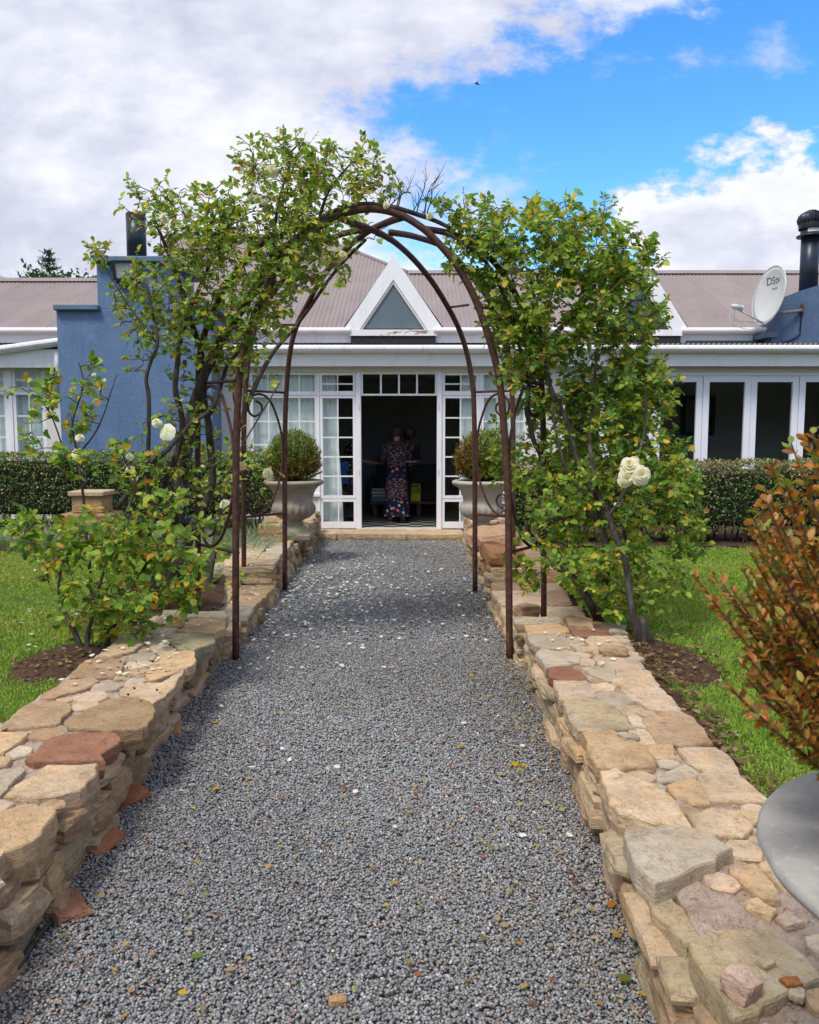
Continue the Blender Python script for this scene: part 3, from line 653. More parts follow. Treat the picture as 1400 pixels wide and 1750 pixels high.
wl_ = thing('stone_wall', 'low sandstone wall beside the gravel path, with a dark stained slab and a rusty chain on it', 'wall', (L_in(3), 3, 0))
core(wl_, L_in, L_out, 0.4, 5.75, ZT - .02, -1, .11)
D_ = (0, 1180, 4.667); E_ = (80, 1000, 3.5)
LS = [
 (D_, [(-100,330),(0,320),(110,200),(260,95),(430,85),(545,110),(540,150),(470,230),(430,270),(200,280),(40,300)], BRN, 0, .07),
 (D_, [(560,240),(690,160),(880,70),(1080,60),(1200,110),(1210,200),(1120,300),(1000,310),(800,300),(590,290)], srgb(176, 154, 124), .006, .10),
 (D_, [(230,540),(420,370),(600,345),(900,340),(940,400),(800,500),(820,560),(640,540),(300,560)], RED, .004, .08),
 (D_, [(80,830),(200,720),(380,600),(560,600),(740,590),(720,680),(620,780),(450,820),(330,840)], TAN, .004, .12),
 (D_, [(-200,1000),(0,980),(180,920),(420,940),(390,1040),(250,1180),(60,1270),(0,1330),(-200,1330)], OCH, .006, .13),
 (D_, [(-200,400),(0,330),(200,345),(150,400),(30,480),(-200,480)], OCH, 0, .06), (D_, [(-150,520),(50,540),(40,590),(-150,640)], OCH, -.004, .05),
 (D_, [(90,500),(150,445),(240,460),(220,500),(120,530)], PALE, -.005, .05), (D_, [(-120,700),(40,640),(180,640),(90,720),(0,840),(-120,860)], GRY, -.006, .05),
 (E_, [(0,640),(130,570),(270,558),(305,575),(200,620),(60,665),(-20,680)], BRN, 0, .07), (E_, [(150,545),(230,450),(350,425),(460,455),(430,500),(400,540),(280,550)], BRN, 0, .08),
 (E_, [(325,415),(430,320),(560,295),(580,340),(520,385),(390,418)], TAN, .002, .08), (E_, [(455,650),(480,590),(690,585),(760,540),(815,500),(740,630),(640,700),(560,665)], TAN, .003, .08),
 (E_, [(590,540),(640,470),(680,420),(830,390),(880,400),(870,470),(800,500),(740,530),(620,565)], OCH, .006, .09), (E_, [(750,330),(800,285),(985,290),(985,340),(880,385),(800,380)], srgb(160, 156, 134), .004, .10),
 (E_, [(800,270),(870,200),(1060,200),(1060,260),(990,285),(820,275)], OCH, .003, .09), (E_, [(870,190),(900,160),(1060,155),(1075,190),(1050,198)], PALE, .004, .09),
 (E_, [(690,190),(700,150),(880,145),(885,185),(780,205)], GRY, .012, .08), (E_, [(400,560),(410,530),(470,520),(490,555)], TAN, -.004, .05),
 (E_, [(570,240),(680,215),(700,230),(620,260),(560,285),(480,288)], BRN, -.002, .05), (E_, [(600,345),(680,300),(740,330),(700,370),(620,375)], PALE, -.007, .05)]
for i, ((ox, oy, s), pts, c, dz, th) in enumerate(LS):
    slab(wl_, crop_poly(pts, ox, oy, s, ZT + dz), ZT + dz, th, c, i * 5 + 300)
slab(wl_, [(-1.84, 1.7), (-1.2, 1.62), (-1.18, 2.05), (-1.5, 2.14), (-1.85, 2.1)], ZT + .004, .11, OCH, 601)
slab(wl_, [(-1.84, 1.05), (-1.2, 1.0), (-1.19, 1.55), (-1.84, 1.6)], ZT + .004, .11, TAN, 602)
face_stones(wl_, lambda y: min(L_base(y) - .015, L_in(y) - .015), 1.4, 5.75, -.04, .25, -1, .08, .13, .13, .30, depth=.16, lean=-.06)
for y, c in ((2.62, RED), (3.05, srgb(176, 124, 98)), (3.45, srgb(170, 116, 90)), (4.3, srgb(180, 140, 110))):
    rock(wl_, (L_base(y) + .015, y, .005), (.11, .17, .045), c, rot=(.05, .12, random.uniform(-.8, .8)))
core(wl_, L_in, L_out, 5.75, 7.85, .125, -1, .03); auto_slabs(wl_, L_in, L_out, 5.78, 7.84, .15, -1, .45, .75, 31); face_stones(wl_, L_in, 5.7, 7.8, -.02, .10, -1, .06, .1)
core(wl_, L_in, L_out, 7.85, 10.35, .29, -1, .05); auto_slabs(wl_, L_in, L_out, 7.82, 10.3, .33, -1, .4, .7, 32); face_stones(wl_, L_in, 7.82, 10.35, -.02, .28, -1, .07, .12)
core(wl_, L_in, L_out, 10.35, 12.15, .44, -1, .05); auto_slabs(wl_, L_in, L_out, 10.36, 12.12, .47, -1, .3, .5, 33); face_stones(wl_, lambda y: L_in(y) + .08, 10.35, 12.15, -.02, .43, -1, .09, .15)
for z in (.19, .27):
    for x0, x1 in ((-1.9, -1.62), (-1.62, -1.33)):
        rock(wl_, ((x0 + x1) / 2, 7.86, z + random.uniform(-.01, .01)), ((x1 - x0) * 1.02, .2, .085), random.choice([BRN, TAN, OLV]), rot=(0, random.uniform(-.03, .03), random.uniform(-.1, .1)))
for x0 in (-1.88, -1.66): rock(wl_, (x0 + .1, 10.36, .39), (.24, .16, .12), random.choice([PNK, TAN, OCH]))
slab(wl_, [(-1.85, 9.5), (-1.5, 9.45), (-1.45, 9.75), (-1.8, 9.85)], .37, .06, srgb(180, 120, 92), 640, (.03, .02)); slab(wl_, [(-1.82, 9.8), (-1.5, 9.8), (-1.5, 10.1), (-1.8, 10.2)], .42, .06, srgb(196, 140, 108), 641, (-.02, .03))

def infill(parent, fin, fout, y0, y1, ztop, rmin, limit, cols, seed, side):
    rg = random.Random(seed); pts = []
    segs = np.array([[*Vector(q[:2]), *Vector(P[(i + 1) % len(P)][:2])] for P in SLABS for i, q in enumerate(P)])
    polys = [np.array([tuple(Vector(q[:2])) for q in P]) for P in SLABS]
    gy, gt = np.meshgrid(np.arange(y0, y1, .018), np.linspace(0, 1, 32), indexing='ij'); gy, gt = gy.ravel(), gt.ravel(); ys = np.linspace(y0, y1, 60)
    xa, xb = np.interp(gy, ys, [fin(q) + side * .05 for q in ys]), np.interp(gy, ys, [fout(q) - side * .04 for q in ys]); gx = xa + (xb - xa) * gt; ins = np.zeros(len(gx), bool)
    for P in polys:
        X, Y = P[:, 0], P[:, 1]; X2, Y2 = np.roll(X, -1), np.roll(Y, -1); w = np.where((gy > Y.min() - .01) & (gy < Y.max() + .01))[0]
        if len(w) == 0: continue
        x, y = gx[w][:, None], gy[w][:, None]; cr_ = ((Y > y) != (Y2 > y)) & (x < (X2 - X) * (y - Y) / np.where(Y2 == Y, 1e-9, Y2 - Y) + X); ins[w] |= (cr_.sum(1) % 2 == 1)
    pts = np.stack([gx, gy], 1)[~ins]
    A, B = segs[:, :2], segs[:, 2:]; AB = B - A; l2 = (AB ** 2).sum(1) + 1e-9
    d = np.array([np.sqrt((((A + AB * np.clip(((p - A) * AB).sum(1) / l2, 0, 1)[:, None]) - p) ** 2).sum(1)).min() for p in pts])
    for _ in range(limit):
        k = int(np.argmax(d)); r = d[k]
        if r < rmin: break
        r = min(r, .085); p = pts[k]; n = rg.randint(5, 7); a0 = rg.uniform(0, 6.28)
        slab(parent, [(p[0] + r * rg.uniform(.8, 1.02) * math.cos(a0 + 6.283 * i / n), p[1] + r * rg.uniform(.8, 1.02) * math.sin(a0 + 6.283 * i / n)) for i in range(n)], ztop + rg.uniform(-.010, -.004), .04, rg.choice(cols), rg.randrange(9999), amp=.008)
        d = np.minimum(d, np.linalg.norm(pts - p, axis=1) - r); d = np.where(np.linalg.norm(pts - p, axis=1) < r, 0, d)
infill(wr, R_in, R_out, 2.25, 5.5, ZT, .026, 60, [TAN, PNK, PALE, GRY, BRN], 5, 1)
infill(wl_, L_in, L_out, 2.2, 5.6, ZT, .036, 45, [TAN, PNK, PALE, PALE, BRN], 6, -1)
# door step slabs
st = thing('doorstep', 'wide pale sandstone step of three slabs in front of the open door', 'step', (-.3, 12.3, 0))
for i, (a, b) in enumerate(((-1.52, -1.1), (-1.09, -.06), (-.05, .80))):
    slab(st, [(a, 12.08 + .02 * (i % 2)), (b, 12.06), (b, 12.66), (a, 12.66)], .115 - .004 * i, .12, [PNK, srgb(216, 198, 170), srgb(212, 192, 162)][i], 700 + i, name='step_slab', amp=.006)

# loose stones lying on the walls
def loose(label, px, py, z, dims, color, k, rot=(0, 0, 0), cat='stone', name='loose_stone'):
    p = onz(px, py, z); o = link(name, ROCKS[k], M_stone, None, (p.x, p.y, z + dims[2] * .42), rot, dims, color); return tag(o, label, cat)
loose('rounded brown rock sitting at the foot of the thin dark arch post', 900, 1056, .195, (.16, .13, .11), BRN, 2, (0, 0, .4))
loose('flat brown stone flake lying on the coping beside the rose trunk', 1049, 1118, ZT + .004, (.15, .09, .045), BRN, 5, (0, .05, -.3))
loose('pinkish white quartz lump on the big olive slab', 1266, 1700, ZT + .006, (.062, .066, .055), srgb(214, 190, 178), 1, (.2, .1, .6))
loose('small square olive stone chip beside the quartz lump', 1308, 1650, ZT + .006, (.036, .03, .014), OLV, 7, (0, 0, .5))
loose('orange brown stone chip at the edge of the olive slab', 1352, 1688, ZT - .004, (.042, .03, .02), srgb(190, 130, 82), 9, (0, 0, .2), name='stone_chip')
loose('pale grey stone chip below the orange chip', 1362, 1706, ZT - .008, (.036, .03, .018), PALE, 4, (0, 0, 1.0), name='stone_chip')
loose('tiny grey pebble wedged against the olive slab', 1304, 1714, ZT - .008, (.018, .018, .014), GRY, 8, name='stone_chip')
loose('grey stone flake on the pink coping slab', 1074, 1262, ZT + .002, (.075, .06, .02), GRY, 10, (0, .1, .3), name='stone_chip')
loose('tan stone fragment half sunk in the gravel at the bottom edge', 577, 1716, 0.0, (.045, .03, .022), srgb(200, 168, 128), 11, (0, 0, .2), name='stone_chip')

# rusty chain on the far left wall
ch = thing('rusty_chain', 'rusty iron chain and pipe end lying on the wall beside the urn', 'chain', (-1.52, 11.2, .49))
for i, (dx, dy, rz, rx) in enumerate(((.0, 0, .3, .2), (.12, .03, 1.2, .5), (.2, -.02, .2, .3), (.06, .08, 2.2, .4))):
    pts = [(-1.6 + dx + .085 * math.cos(t) * math.cos(rz) - .05 * math.sin(t) * math.sin(rz), 11.2 + dy + .085 * math.cos(t) * math.sin(rz) + .05 * math.sin(t) * math.cos(rz), .525 + .03 * math.sin(t + rx) + .012 * i) for t in np.linspace(0, 2 * math.pi, 15)]
    MB().tube(pts, .016, 6, False).build('chain_link', M_rust, ch, True)
MB().tube([(-1.78, 11.05, .53), (-1.66, 11.0, .53)], .045, 10).build('pipe_end', M_rust, ch, True)

# irrigation pipes half buried in the gravel
M_hose = simple('black_plastic', (0.02, 0.024, 0.022), .5, .3, 8)
def hose(pts, label):
    P = smooth_path([onz(a, b, zz) for a, b, zz in pts], 5)
    tag(MB().tube(P, .009, 7).build('irrigation_pipe', M_hose, None, True), label, 'pipe')
hose([(-20, 1710, .008), (30, 1655, .016), (62, 1605, .016), (92, 1572, .006), (120, 1545, -.01)], 'black irrigation pipe surfacing at the foot of the ochre coping wall')
hose([(1098, 1620, -.006), (1108, 1660, .012), (1132, 1700, .014), (1165, 1752, .012), (1190, 1800, .01)], 'thin black irrigation pipe along the foot of the wall below the quartz lump')
# ================================================================== HOUSE
FY = 12.7                                   # front face of the glazed veranda
def fX(px, Y=FY, py=700): return atY(px, py, Y).x
def fZ(py, Y=FY): return atY(700, py, Y).z
house = thing('house', 'long low garden house with corrugated roof, white glazed veranda and blue chimneys', 'house', (0, FY, 0))
FLOOR = 0.12
def hbox(name, mat, x0, x1, y0, y1, z0, z1, bev=0.0, parent=None):
    return MB().box(x0, x1, y0, y1, z0, z1, bev).build(name, mat, parent or house)
# inside of the rooms
for nm, b, m in (('interior_floor', (-9, 9, FY + .02, 17.2, FLOOR - .1, FLOOR), M_check), ('interior_wall', (-9, 9, 17.2, 17.4, FLOOR - .1, 2.9), M_inside),
                 ('interior_ceiling', (-9, 9, FY + .12, 17.2, 2.66, 2.74), M_ceil), ('interior_wall', (-9.2, -9, FY, 17.3, 0, 2.8), M_inside), ('interior_wall', (9, 9.2, FY, 17.3, 0, 2.8), M_inside),
                 ('interior_wall', (fX(905), fX(905) + .15, FY + .14, 17.2, FLOOR, 2.66), M_inside), ('interior_wall', (fX(352) - .15, fX(352), FY + .14, 17.2, FLOOR, 2.66), M_inside)):
    o = MB().box(*b).build(nm, m); o['kind'] = 'structure'

ZG0, ZG1 = fZ(603, 12.4), fZ(590, 12.4)    # veranda gutter
ZF0 = fZ(626, 12.5)                         # bottom of the fascia
ZH = fZ(636)                                # head of the windows
def gutter(name, x0, x1, y, z0, z1, parent, dz=0.0, mat=None):
    prof = [(0, 1), (-.02, 1), (-.045, .92), (-.06, .75), (-.062, .45), (-.05, .2), (-.02, .03), (.05, 0), (.05, .5), (.03, .5), (0, .35)]
    h = z1 - z0; V = []; n = len(prof)
    for x, zz in ((x0, 0.0), (x1, dz)):
        for a, b in prof: V.append((x, y + a * 1.6, z0 + b * h + zz))
    F = [(i, (i + 1) % n, (i + 1) % n + n, i + n) for i in range(n)] + [tuple(range(n - 1, -1, -1)), tuple(range(n, 2 * n))]
    return part(name, V, F, mat or M_white, parent)
XL, XR = -9.0, 9.0
x_c0, x_c1 = fX(100, 12.15), fX(362, 12.15)     # sides of the big chimney
for a, b in ((x_c1, fX(722, 12.4)), (fX(722, 12.4) + .004, fX(1347, 12.4)), (fX(1347, 12.4) + .004, XR)): gutter('gutter', a, b, 12.38, ZG0, ZG1, house)
hbox('fascia', M_white, x_c1, XR, 12.46, 12.50, ZF0, ZG0 + .03)
hbox('soffit', M_cream, x_c1, XR, 12.503, FY - .003, ZF0 + .02, ZF0 + .04)
hbox('head_beam', M_cream, x_c1, XR, FY - .02, FY + .12, ZH, ZF0 + .10)
# walls under windows and between openings
Xd0, Xd1 = fX(617), fX(747)
hbox('plinth_wall', M_white, x_c1, fX(546), FY, FY + .12, 0, .62); hbox('plinth_wall', M_white, fX(819), fX(958), FY, FY + .12, 0, .62)
hbox('wall_pier', M_cream, x_c1 - .02, fX(428), FY, FY + .13, .62, ZH - .002); hbox('wall_pier', M_cream, fX(900), fX(957), FY, FY + .13, .62, ZH - .002)

def window(x0, x1, z0, z1, cols, rows, y=FY, fw=.045, bw=.02, mat=None, parent=None, name='window', depth=.06, base=None):
    """x/z frame rectangle; rows = list of relative heights from the top; panes and glazing bars are sub-parts"""
    mat = mat or M_white; mb = MB(); base = base or fw
    mb.box(x0, x0 + fw, y, y + depth, z0, z1); mb.box(x1 - fw, x1, y, y + depth, z0, z1)
    mb.box(x0 + fw, x1 - fw, y + .002, y + depth - .002, z1 - fw, z1); mb.box(x0 + fw, x1 - fw, y + .002, y + depth - .002, z0, z0 + base)
    w = mb.build(name, mat, parent or house)
    a0, a1, b0, b1 = x0 + fw, x1 - fw, z0 + base, z1 - fw
    tot = sum(rows); zs = [b1]
    for r in rows: zs.append(zs[-1] - (b1 - b0) * r / tot)
    xs = [a0 + (a1 - a0) * i / cols for i in range(cols + 1)]
    for xx in xs[1:-1]: MB().box(xx - bw / 2, xx + bw / 2, y + .008, y + .042, b0, b1).build('glazing_bar', mat, w)
    for zz in zs[1:-1]: MB().box(a0, a1, y + .010, y + .040, zz - bw / 2, zz + bw / 2).build('glazing_bar', mat, w)
    for i in range(cols):
        for j in range(len(rows)):
            o = MB().box(xs[i] + .004, xs[i + 1] - .004, y + .022, y + .027, zs[j + 1] + .004, zs[j] - .004).build('pane', M_glass, w)
            o.rotation_euler = (random.uniform(-.004, .004), 0, random.uniform(-.006, .006))
    return w
# door frame, transom
ztr0, ztr1 = fZ(676), fZ(636)
for xa, xb in ((Xd0 - .075, Xd0), (Xd1, Xd1 + .075)): hbox('door_frame', M_white, xa, xb, FY - .025, FY + .12, FLOOR - .02, ztr1, .004)
window(Xd0 + .002, Xd1 - .002, ztr0, ztr1 - .002, 4, [1], fw=.028, bw=.028, name='transom_window')
hbox('threshold', M_cream, Xd0 - .075, Xd1 + .075, FY - .03, FY + .1, FLOOR - .06, FLOOR + .006)
for xx in (Xd0 - .03, Xd1 + .03):
    for zz in (2.0, 1.0): MB().box(xx - .012, xx + .012, FY - .031, FY - .026, zz - .045, zz + .045).build('hinge', simple('hinge_metal', (.5, .49, .47), .5) if False else M_cream, house)
zs1 = fZ(674)                                # sill line of the upper lights
for (a, b) in ((fX(546), Xd0 - .078), (Xd1 + .078, fX(819))):
    hbox('window_post', M_white, a - .03, a, FY - .015, FY + .1, .1, ZH - .003); hbox('window_post', M_white, b, b + (.002 if b < 0 else .03), FY - .015, FY + .1, .1, ZH - .003)
    window(a + .003, b - .003, zs1 + .012, ZH - .004, 2, [1.25, 1], fw=.04)
    window(a + .003, b - .003, fZ(852), zs1 - .012, 2, [1, 1, 1, 1, 1.0], fw=.045)
    window(a + .003, b - .003, FLOOR, fZ(852) - .01, 2, [1], fw=.04, base=.10)
    hbox('window_rail', M_white, a, b, FY - .01, FY + .07, zs1 - .0105, zs1 + .0105)
for (a, b, n) in ((fX(428), fX(546) - .032, 4), (fX(819) + .032, fX(900), 3)):
    window(a, b, zs1 + .012, ZH - .004, n, [1], fw=.035); window(a, b, .66, zs1 - .012, n, [1, 1, 1, 1], fw=.04)
    hbox('window_rail', M_white, a, b, FY - .01, FY + .07, zs1 - .0105, zs1 + .0105); hbox('window_sill', M_white, a - .03, b + .03, FY - .05, FY + .1, .622, .658)
# folding glass doors on the right
zt = fZ(642)
pitch = fX(1283) - fX(1201); x = fX(1201) - 3 * pitch
hbox('door_head', M_door, x - .03, XR, FY - .01, FY + .12, zt, zt + .05)
k = 0
while x < 8.6:
    w = window(x + .004, x + pitch - .004, FLOOR, zt - .003, 1, [1], y=FY + (.0 if k % 2 else .012), fw=.092, mat=M_door, name='folding_door', depth=.05)
    if k == 3: MB().box(x + .03, x + .055, FY - .02, FY + .01, .95, 1.13).tube([(x + .04, FY - .03, 1.05), (x + .04, FY - .06, 1.05), (x + .17, FY - .06, 1.06)], .008, 6).build('door_handle', M_black, w)
    x += pitch; k += 1
# left wing: french doors left of the big chimney
zl = fZ(625)
hbox('wall', M_cream, XL, x_c0 + .2, FY, FY + .12, zl, ZF0 + .1)
hbox('fascia', M_white, XL, x_c0, 12.46, 12.50, ZF0 - .02, ZG0 + .06)
gutter('gutter', XL, x_c0 + .003, 12.38, ZG0 - .10 - .78, ZG1 - .08 - .78, house, .90) if False else gutter('gutter', fX(-60, 12.4), x_c0 - .004, 12.38, ZG0 - .09, ZG1 - .09, house, .20)
hbox('wall_pier', M_cream, fX(78), x_c0 + .2, FY - .01, FY + .13, 0, zl - .002)
hbox('window_post', M_white, fX(14), fX(22), FY - .015, FY + .1, 0, zl - .003)
window(fX(22) + .002, fX(78) - .004, fZ(668), zl - .004, 2, [1.4, 1], fw=.05); window(fX(22) + .002, fX(78) - .004, FLOOR, fZ(668) - .008, 2, [1] * 6, fw=.05, base=.12)
window(fX(-45), fX(14) - .004, fZ(668), zl - .004, 2, [1.4, 1], fw=.05); window(fX(-45), fX(14) - .004, FLOOR, fZ(668) - .008, 2, [1] * 6, fw=.05, base=.12)
hbox('wall', M_cream, XL, fX(-45) - .003, FY, FY + .12, 0, zl - .002)
MB().tube([(x_c0 - .10, 12.42, ZG0 + .02), (x_c0 - .10, 12.44, ZF0), (x_c0 - .10, FY - .09, ZF0 - .25), (x_c0 - .10, FY - .09, 0)], .05, 12).build('downpipe', M_white, house, True)

# ---- roofs: every corrugated sheet is a piece of its own
PITCH_C, SW = .0762, .762
def corr_sheet(parent, x0, x1, yfun0, yfun1, zof, lift=0.0, amp=.009):
    n = int(round((x1 - x0) / PITCH_C * 6)); V = []
    for i in range(n + 1):
        x = x0 + (x1 - x0) * i / n; c = amp * math.cos(2 * math.pi * (x / PITCH_C)); a, b = yfun0(x), yfun1(x)
        for j in range(5):
            y = a + (b - a) * j / 4; V.append((x, y, zof(x, y) + c + lift))
    F = [(i * 5 + j, (i + 1) * 5 + j, (i + 1) * 5 + j + 1, i * 5 + j + 1) for i in range(n) for j in range(4)]
    return part('roof_sheet', V, F, M_roof, parent, smooth=True)
EY = 13.55; EZ = fZ(559, EY); SL = .458
def roof_z(x, y): return EZ + SL * (y - EY)
def plane_Y(py):                              # where a sight line at this height meets the main roof plane
    d = ray(700, py); s = d.z / d.y; return (EZ - SL * EY - CAM_H) / (s - SL)
HIP = [(-80, 479), (228, 479), (300, 405), (546, 405), (650, 448), (697, 466), (1500, 466)]
hip_px = np.array(HIP, float)
ridge_pts = [(atY(px, py, plane_Y(py)).x, plane_Y(py)) for px, py in HIP]
rx = np.array(ridge_pts); YR = plane_Y(466)
def ridgeY(x): return float(np.interp(x, rx[:, 0], rx[:, 1]))
roof = thing('tmp', '', '', (0, 0, 0)); bpy.data.objects.remove(roof)
roof = MB().box(XL, XR, EY + .05, EY + .11, EZ - .10, EZ - .02).build('roof', M_dark, house)      # wall plate under the sheets
x = XL; k = 0
while x < XR - .01:
    corr_sheet(roof, x, min(x + SW + .04, XR), lambda q: EY - .06, ridgeY, roof_z, .002 * (k % 2)); x += SW; k += 1
def ridge_cap(pts):
    V = []; F = []
    for p in pts:
        p = Vector(p); V += [p + Vector((0, -.17, -.06)), p + Vector((0, -.168, -.052)), p + Vector((0, -.03, .03)), p + Vector((0, .03, .03)), p + Vector((0, .17, -.05))]
    for i in range(len(pts) - 1): F += [(i * 5 + j, i * 5 + 5 + j, i * 5 + 6 + j, i * 5 + 1 + j) for j in range(4)]
    part('ridge_cap', V, F, M_roof, roof)
RP = [(a, b, roof_z(0, b) + .015) for a, b in ridge_pts]
ridge_cap([(XL, RP[0][1], RP[0][2]), RP[1]]); ridge_cap([RP[2], RP[3]]); ridge_cap([RP[5], (XR, RP[6][1], RP[6][2])])
part('hip_cap', *tube_geo([Vector(RP[3]), Vector(RP[4]), Vector(RP[5])], .035, 6), M_roof, roof)
# back slopes, so that the roof is a solid from anywhere
part('rear_slope', [(XL, RP[0][1], RP[0][2] - .02), (RP[1][0], RP[1][1], RP[1][2] - .02), (RP[1][0], 24, 3.2), (XL, 24, 3.2)], [(0, 3, 2, 1)], M_roof, roof)
part('rear_slope', [(RP[5][0], RP[5][1], RP[5][2] - .02), (XR, RP[6][1], RP[6][2] - .02), (XR, 24, 3.2), (RP[5][0], 24, 3.2)], [(0, 3, 2, 1)], M_roof, roof)
part('rear_slope', [(RP[2][0], RP[2][1], RP[2][2] - .02), (RP[3][0], RP[3][1], RP[3][2] - .02), (RP[5][0], 24, 3.2), (RP[1][0], 24, 3.2)], [(0, 3, 2, 1)], M_roof, roof)
part('rear_slope', [(RP[3][0], RP[3][1], RP[3][2] - .02), (RP[5][0], RP[5][1], RP[5][2] - .02), (RP[5][0], 24, 3.2)], [(0, 1, 2)], M_roof, roof)
part('rear_slope', [(RP[2][0], RP[2][1], RP[2][2] - .02), (RP[1][0], RP[1][1], RP[1][2] - .02), (RP[1][0], 24, 3.2)], [(0, 2, 1)], M_roof, roof)
# veranda roof
vr = MB().box(x_c1, XR, 12.48, 13.5, ZG1 - .03, ZG1 - .012).build('veranda_roof', M_green, house)
VZ = lambda x, y: ZG1 + .02 + (y - 12.42) * .045
x = x_c1; k = 0
while x < XR - .01:
    corr_sheet(vr, x, min(x + SW + .04, XR), lambda q: 12.40, lambda q: 13.62, VZ, .002 * (k % 2), amp=.014); x += SW; k += 1
vl = MB().box(XL, x_c0, 12.5, 13.5, ZG1 - .03, ZG1 - .012).build('veranda_roof', M_green, house)
x = XL
while x < x_c0 - .05:
    corr_sheet(vl, x, min(x + SW + .04, x_c0), lambda q: 12.42, lambda q: 13.62, lambda xx, y: VZ(xx, y) - .01, .002, amp=.014); x += SW
# upper wall strip, eaves fascia and gutter of the main roof
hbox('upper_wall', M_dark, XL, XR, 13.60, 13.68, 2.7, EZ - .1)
gaps = [(fX(600, EY, 560), fX(741, EY, 560)), (fX(1016, EY, 560), fX(1161, EY, 560))]
edges = [XL, *[q for g in gaps for q in g], fX(1325, EY)]
for i in range(0, 6, 2):
    a, b = edges[i], edges[i + 1]
    if i == 0: segs = [(a, x_c0), (x_c1, b)]
    else: segs = [(a, b)]
    for p, q in segs:
        hbox('eaves_fascia', M_white, p, q, EY - .03, EY + .0, fZ(586, EY), fZ(571, EY)); gutter('eaves_gutter', p, q, EY - .07, fZ(572, EY), fZ(561, EY), house)
hbox('eaves_fascia', M_white, fX(1335, EY), XR, EY - .03, EY, fZ(586, EY), fZ(571, EY))

def dormer(cx_px, half_px, apex_py, base_py, panel_mat, peel, lbl):
    Y = EY - .12; xc = fX(cx_px, Y, base_py); hw = fX(cx_px + half_px, Y, base_py) - xc; z0 = fZ(base_py, Y); z1 = fZ(apex_py, Y)
    bw = .19 / (z1 - z0) * (z1 - z0)
    g = MB().prism([(xc - hw * .78, z0 + .02), (xc + hw * .78, z0 + .02), (xc, z1 - .30)], Y + .045, Y + .075).build('gable', panel_mat, house)
    t = Vector((hw, 0, z1 - z0)).normalized(); nrm = Vector((-t.z, 0, t.x))       # boards along both slopes
    for s in (-1, 1):
        def P(a, b, y): return (xc + s * a, y, b)
        o_ = [(hw, z0), (hw - .255, z0), (0, z1 - .37), (0, z1)]
        poly = [(xc + s * a, b) for a, b in o_]
        MB().prism(poly, Y, Y + .04 + .001 * s).build('barge_board', M_white, g)
        inn = [(hw - .256, z0 + .0), (hw - .30, z0), (0, z1 - .435), (0, z1 - .372)]
        MB().prism([(xc + s * a, b) for a, b in inn], Y + .02, Y + .046).build('inner_trim', M_cream, g)
        # little roof behind the boards
        yb = plane_Y(560) + (z1 - EZ) / SL + .1
        V = [(xc + s * (hw + .01), Y + .03, z0 + .03), (xc, Y + .03, z1 - .012), (xc, EY + (z1 - EZ) / SL, z1 - .012), (xc + s * (hw + .01), EY + (z0 - EZ) / SL + .05, z0 + .03)]
        part('dormer_roof', V, [(0, 1, 2, 3)], M_roof, g)
    MB().box(xc - hw + .1, xc + hw - .1, Y - .012, Y + .05, z0 - .10, z0 - .002).build('gable_sill', M_peel if peel else M_white, g)
    MB().box(xc - hw + .12, xc + hw - .12, Y + .01, Y + .03, z0 - .30, z0 - .102).build('flashing', M_dark, g)
dormer(672.5, 85, 437, 563, M_panel, True, '')
dormer(1094, 83, 436, 563, simple('gable_glass', (.05, .065, .08), .08, .1, 2), False, '')
# dark slot and bracket rail between eaves and veranda on the right
hbox('light_slot', M_green, fX(1164, EY), fX(1322, EY), 13.40, 13.42, fZ(591, 13.4), fZ(582, 13.4)); hbox('slot_rail', M_white, fX(1164, EY), fX(1322, EY), 13.36, 13.38, fZ(592, 13.4), fZ(589.5, 13.4))

# ---- chimneys
def chim_part(name, mat, px0, px1, py0, py1, y0, y1, parent, bev=.012, zb=None, py=None):
    x0, x1 = fX(px0, y0, py or py1), fX(px1, y0, py or py1); return MB().box(x0, x1, y0, y1, zb if zb is not None else fZ(py1, y0), fZ(py0, y0), bev).build(name, mat, parent)
chim = chim_part('chimney', M_blue, 100, 362, 529, 800, 12.15, 13.9, house, zb=-.05, py=640)
chim_part('chimney_stack', M_blue, 167, 289, 447, 529, 12.16, 13.6, chim, zb=fZ(529, 12.15) - .01)
chim_part('shoulder_cap', M_bluecap, 90, 167, 520, 529.5, 12.06, 13.8, chim); chim_part('shoulder_cap', M_bluecap, 290, 372, 520, 529.5, 12.06, 13.8, chim)
chim_part('stack_cap', M_bluecap, 158, 297, 437, 447, 12.05, 13.7, chim)
fl = atY(234, 436, 12.8)
MB().tube([(fl.x - .0, 12.8, fl.z - .02), (fl.x, 12.8, fZ(371, 12.8))], .145, 20).build('flue', M_flue, chim, True)
for dx in (-.07, .08): MB().lathe([(0.0, .03), (.055, .02), (.075, -.01), (.075, -.07)], (fl.x + dx, 12.78, fZ(369, 12.8) + .03), 12).build('flue_cap', M_rust, chim, True)
Yc = 13.1
c2 = MB()
pl = [(1316, 592), (1333, 510), (1368, 497), (1400, 487), (1440, 479), (1480, 487), (1512, 497), (1547, 510), (1564, 592)]
c2.prism([(fX(a, Yc, b), fZ(b, Yc) - (.12 if b > 590 else 0)) for a, b in pl][::-1], Yc, Yc + .9)
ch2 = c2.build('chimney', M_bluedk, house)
chim_part('shoulder_cap', M_bluecap, 1307, 1331, 568, 577, Yc - .03, Yc + .8, ch2)
fl2 = atY(1383, 500, Yc + .35)
Yf = Yc + .35; f2x = fX(1384, Yf, 440); fr = (fX(1399, Yf, 440) - fX(1369, Yf, 440)) / 2
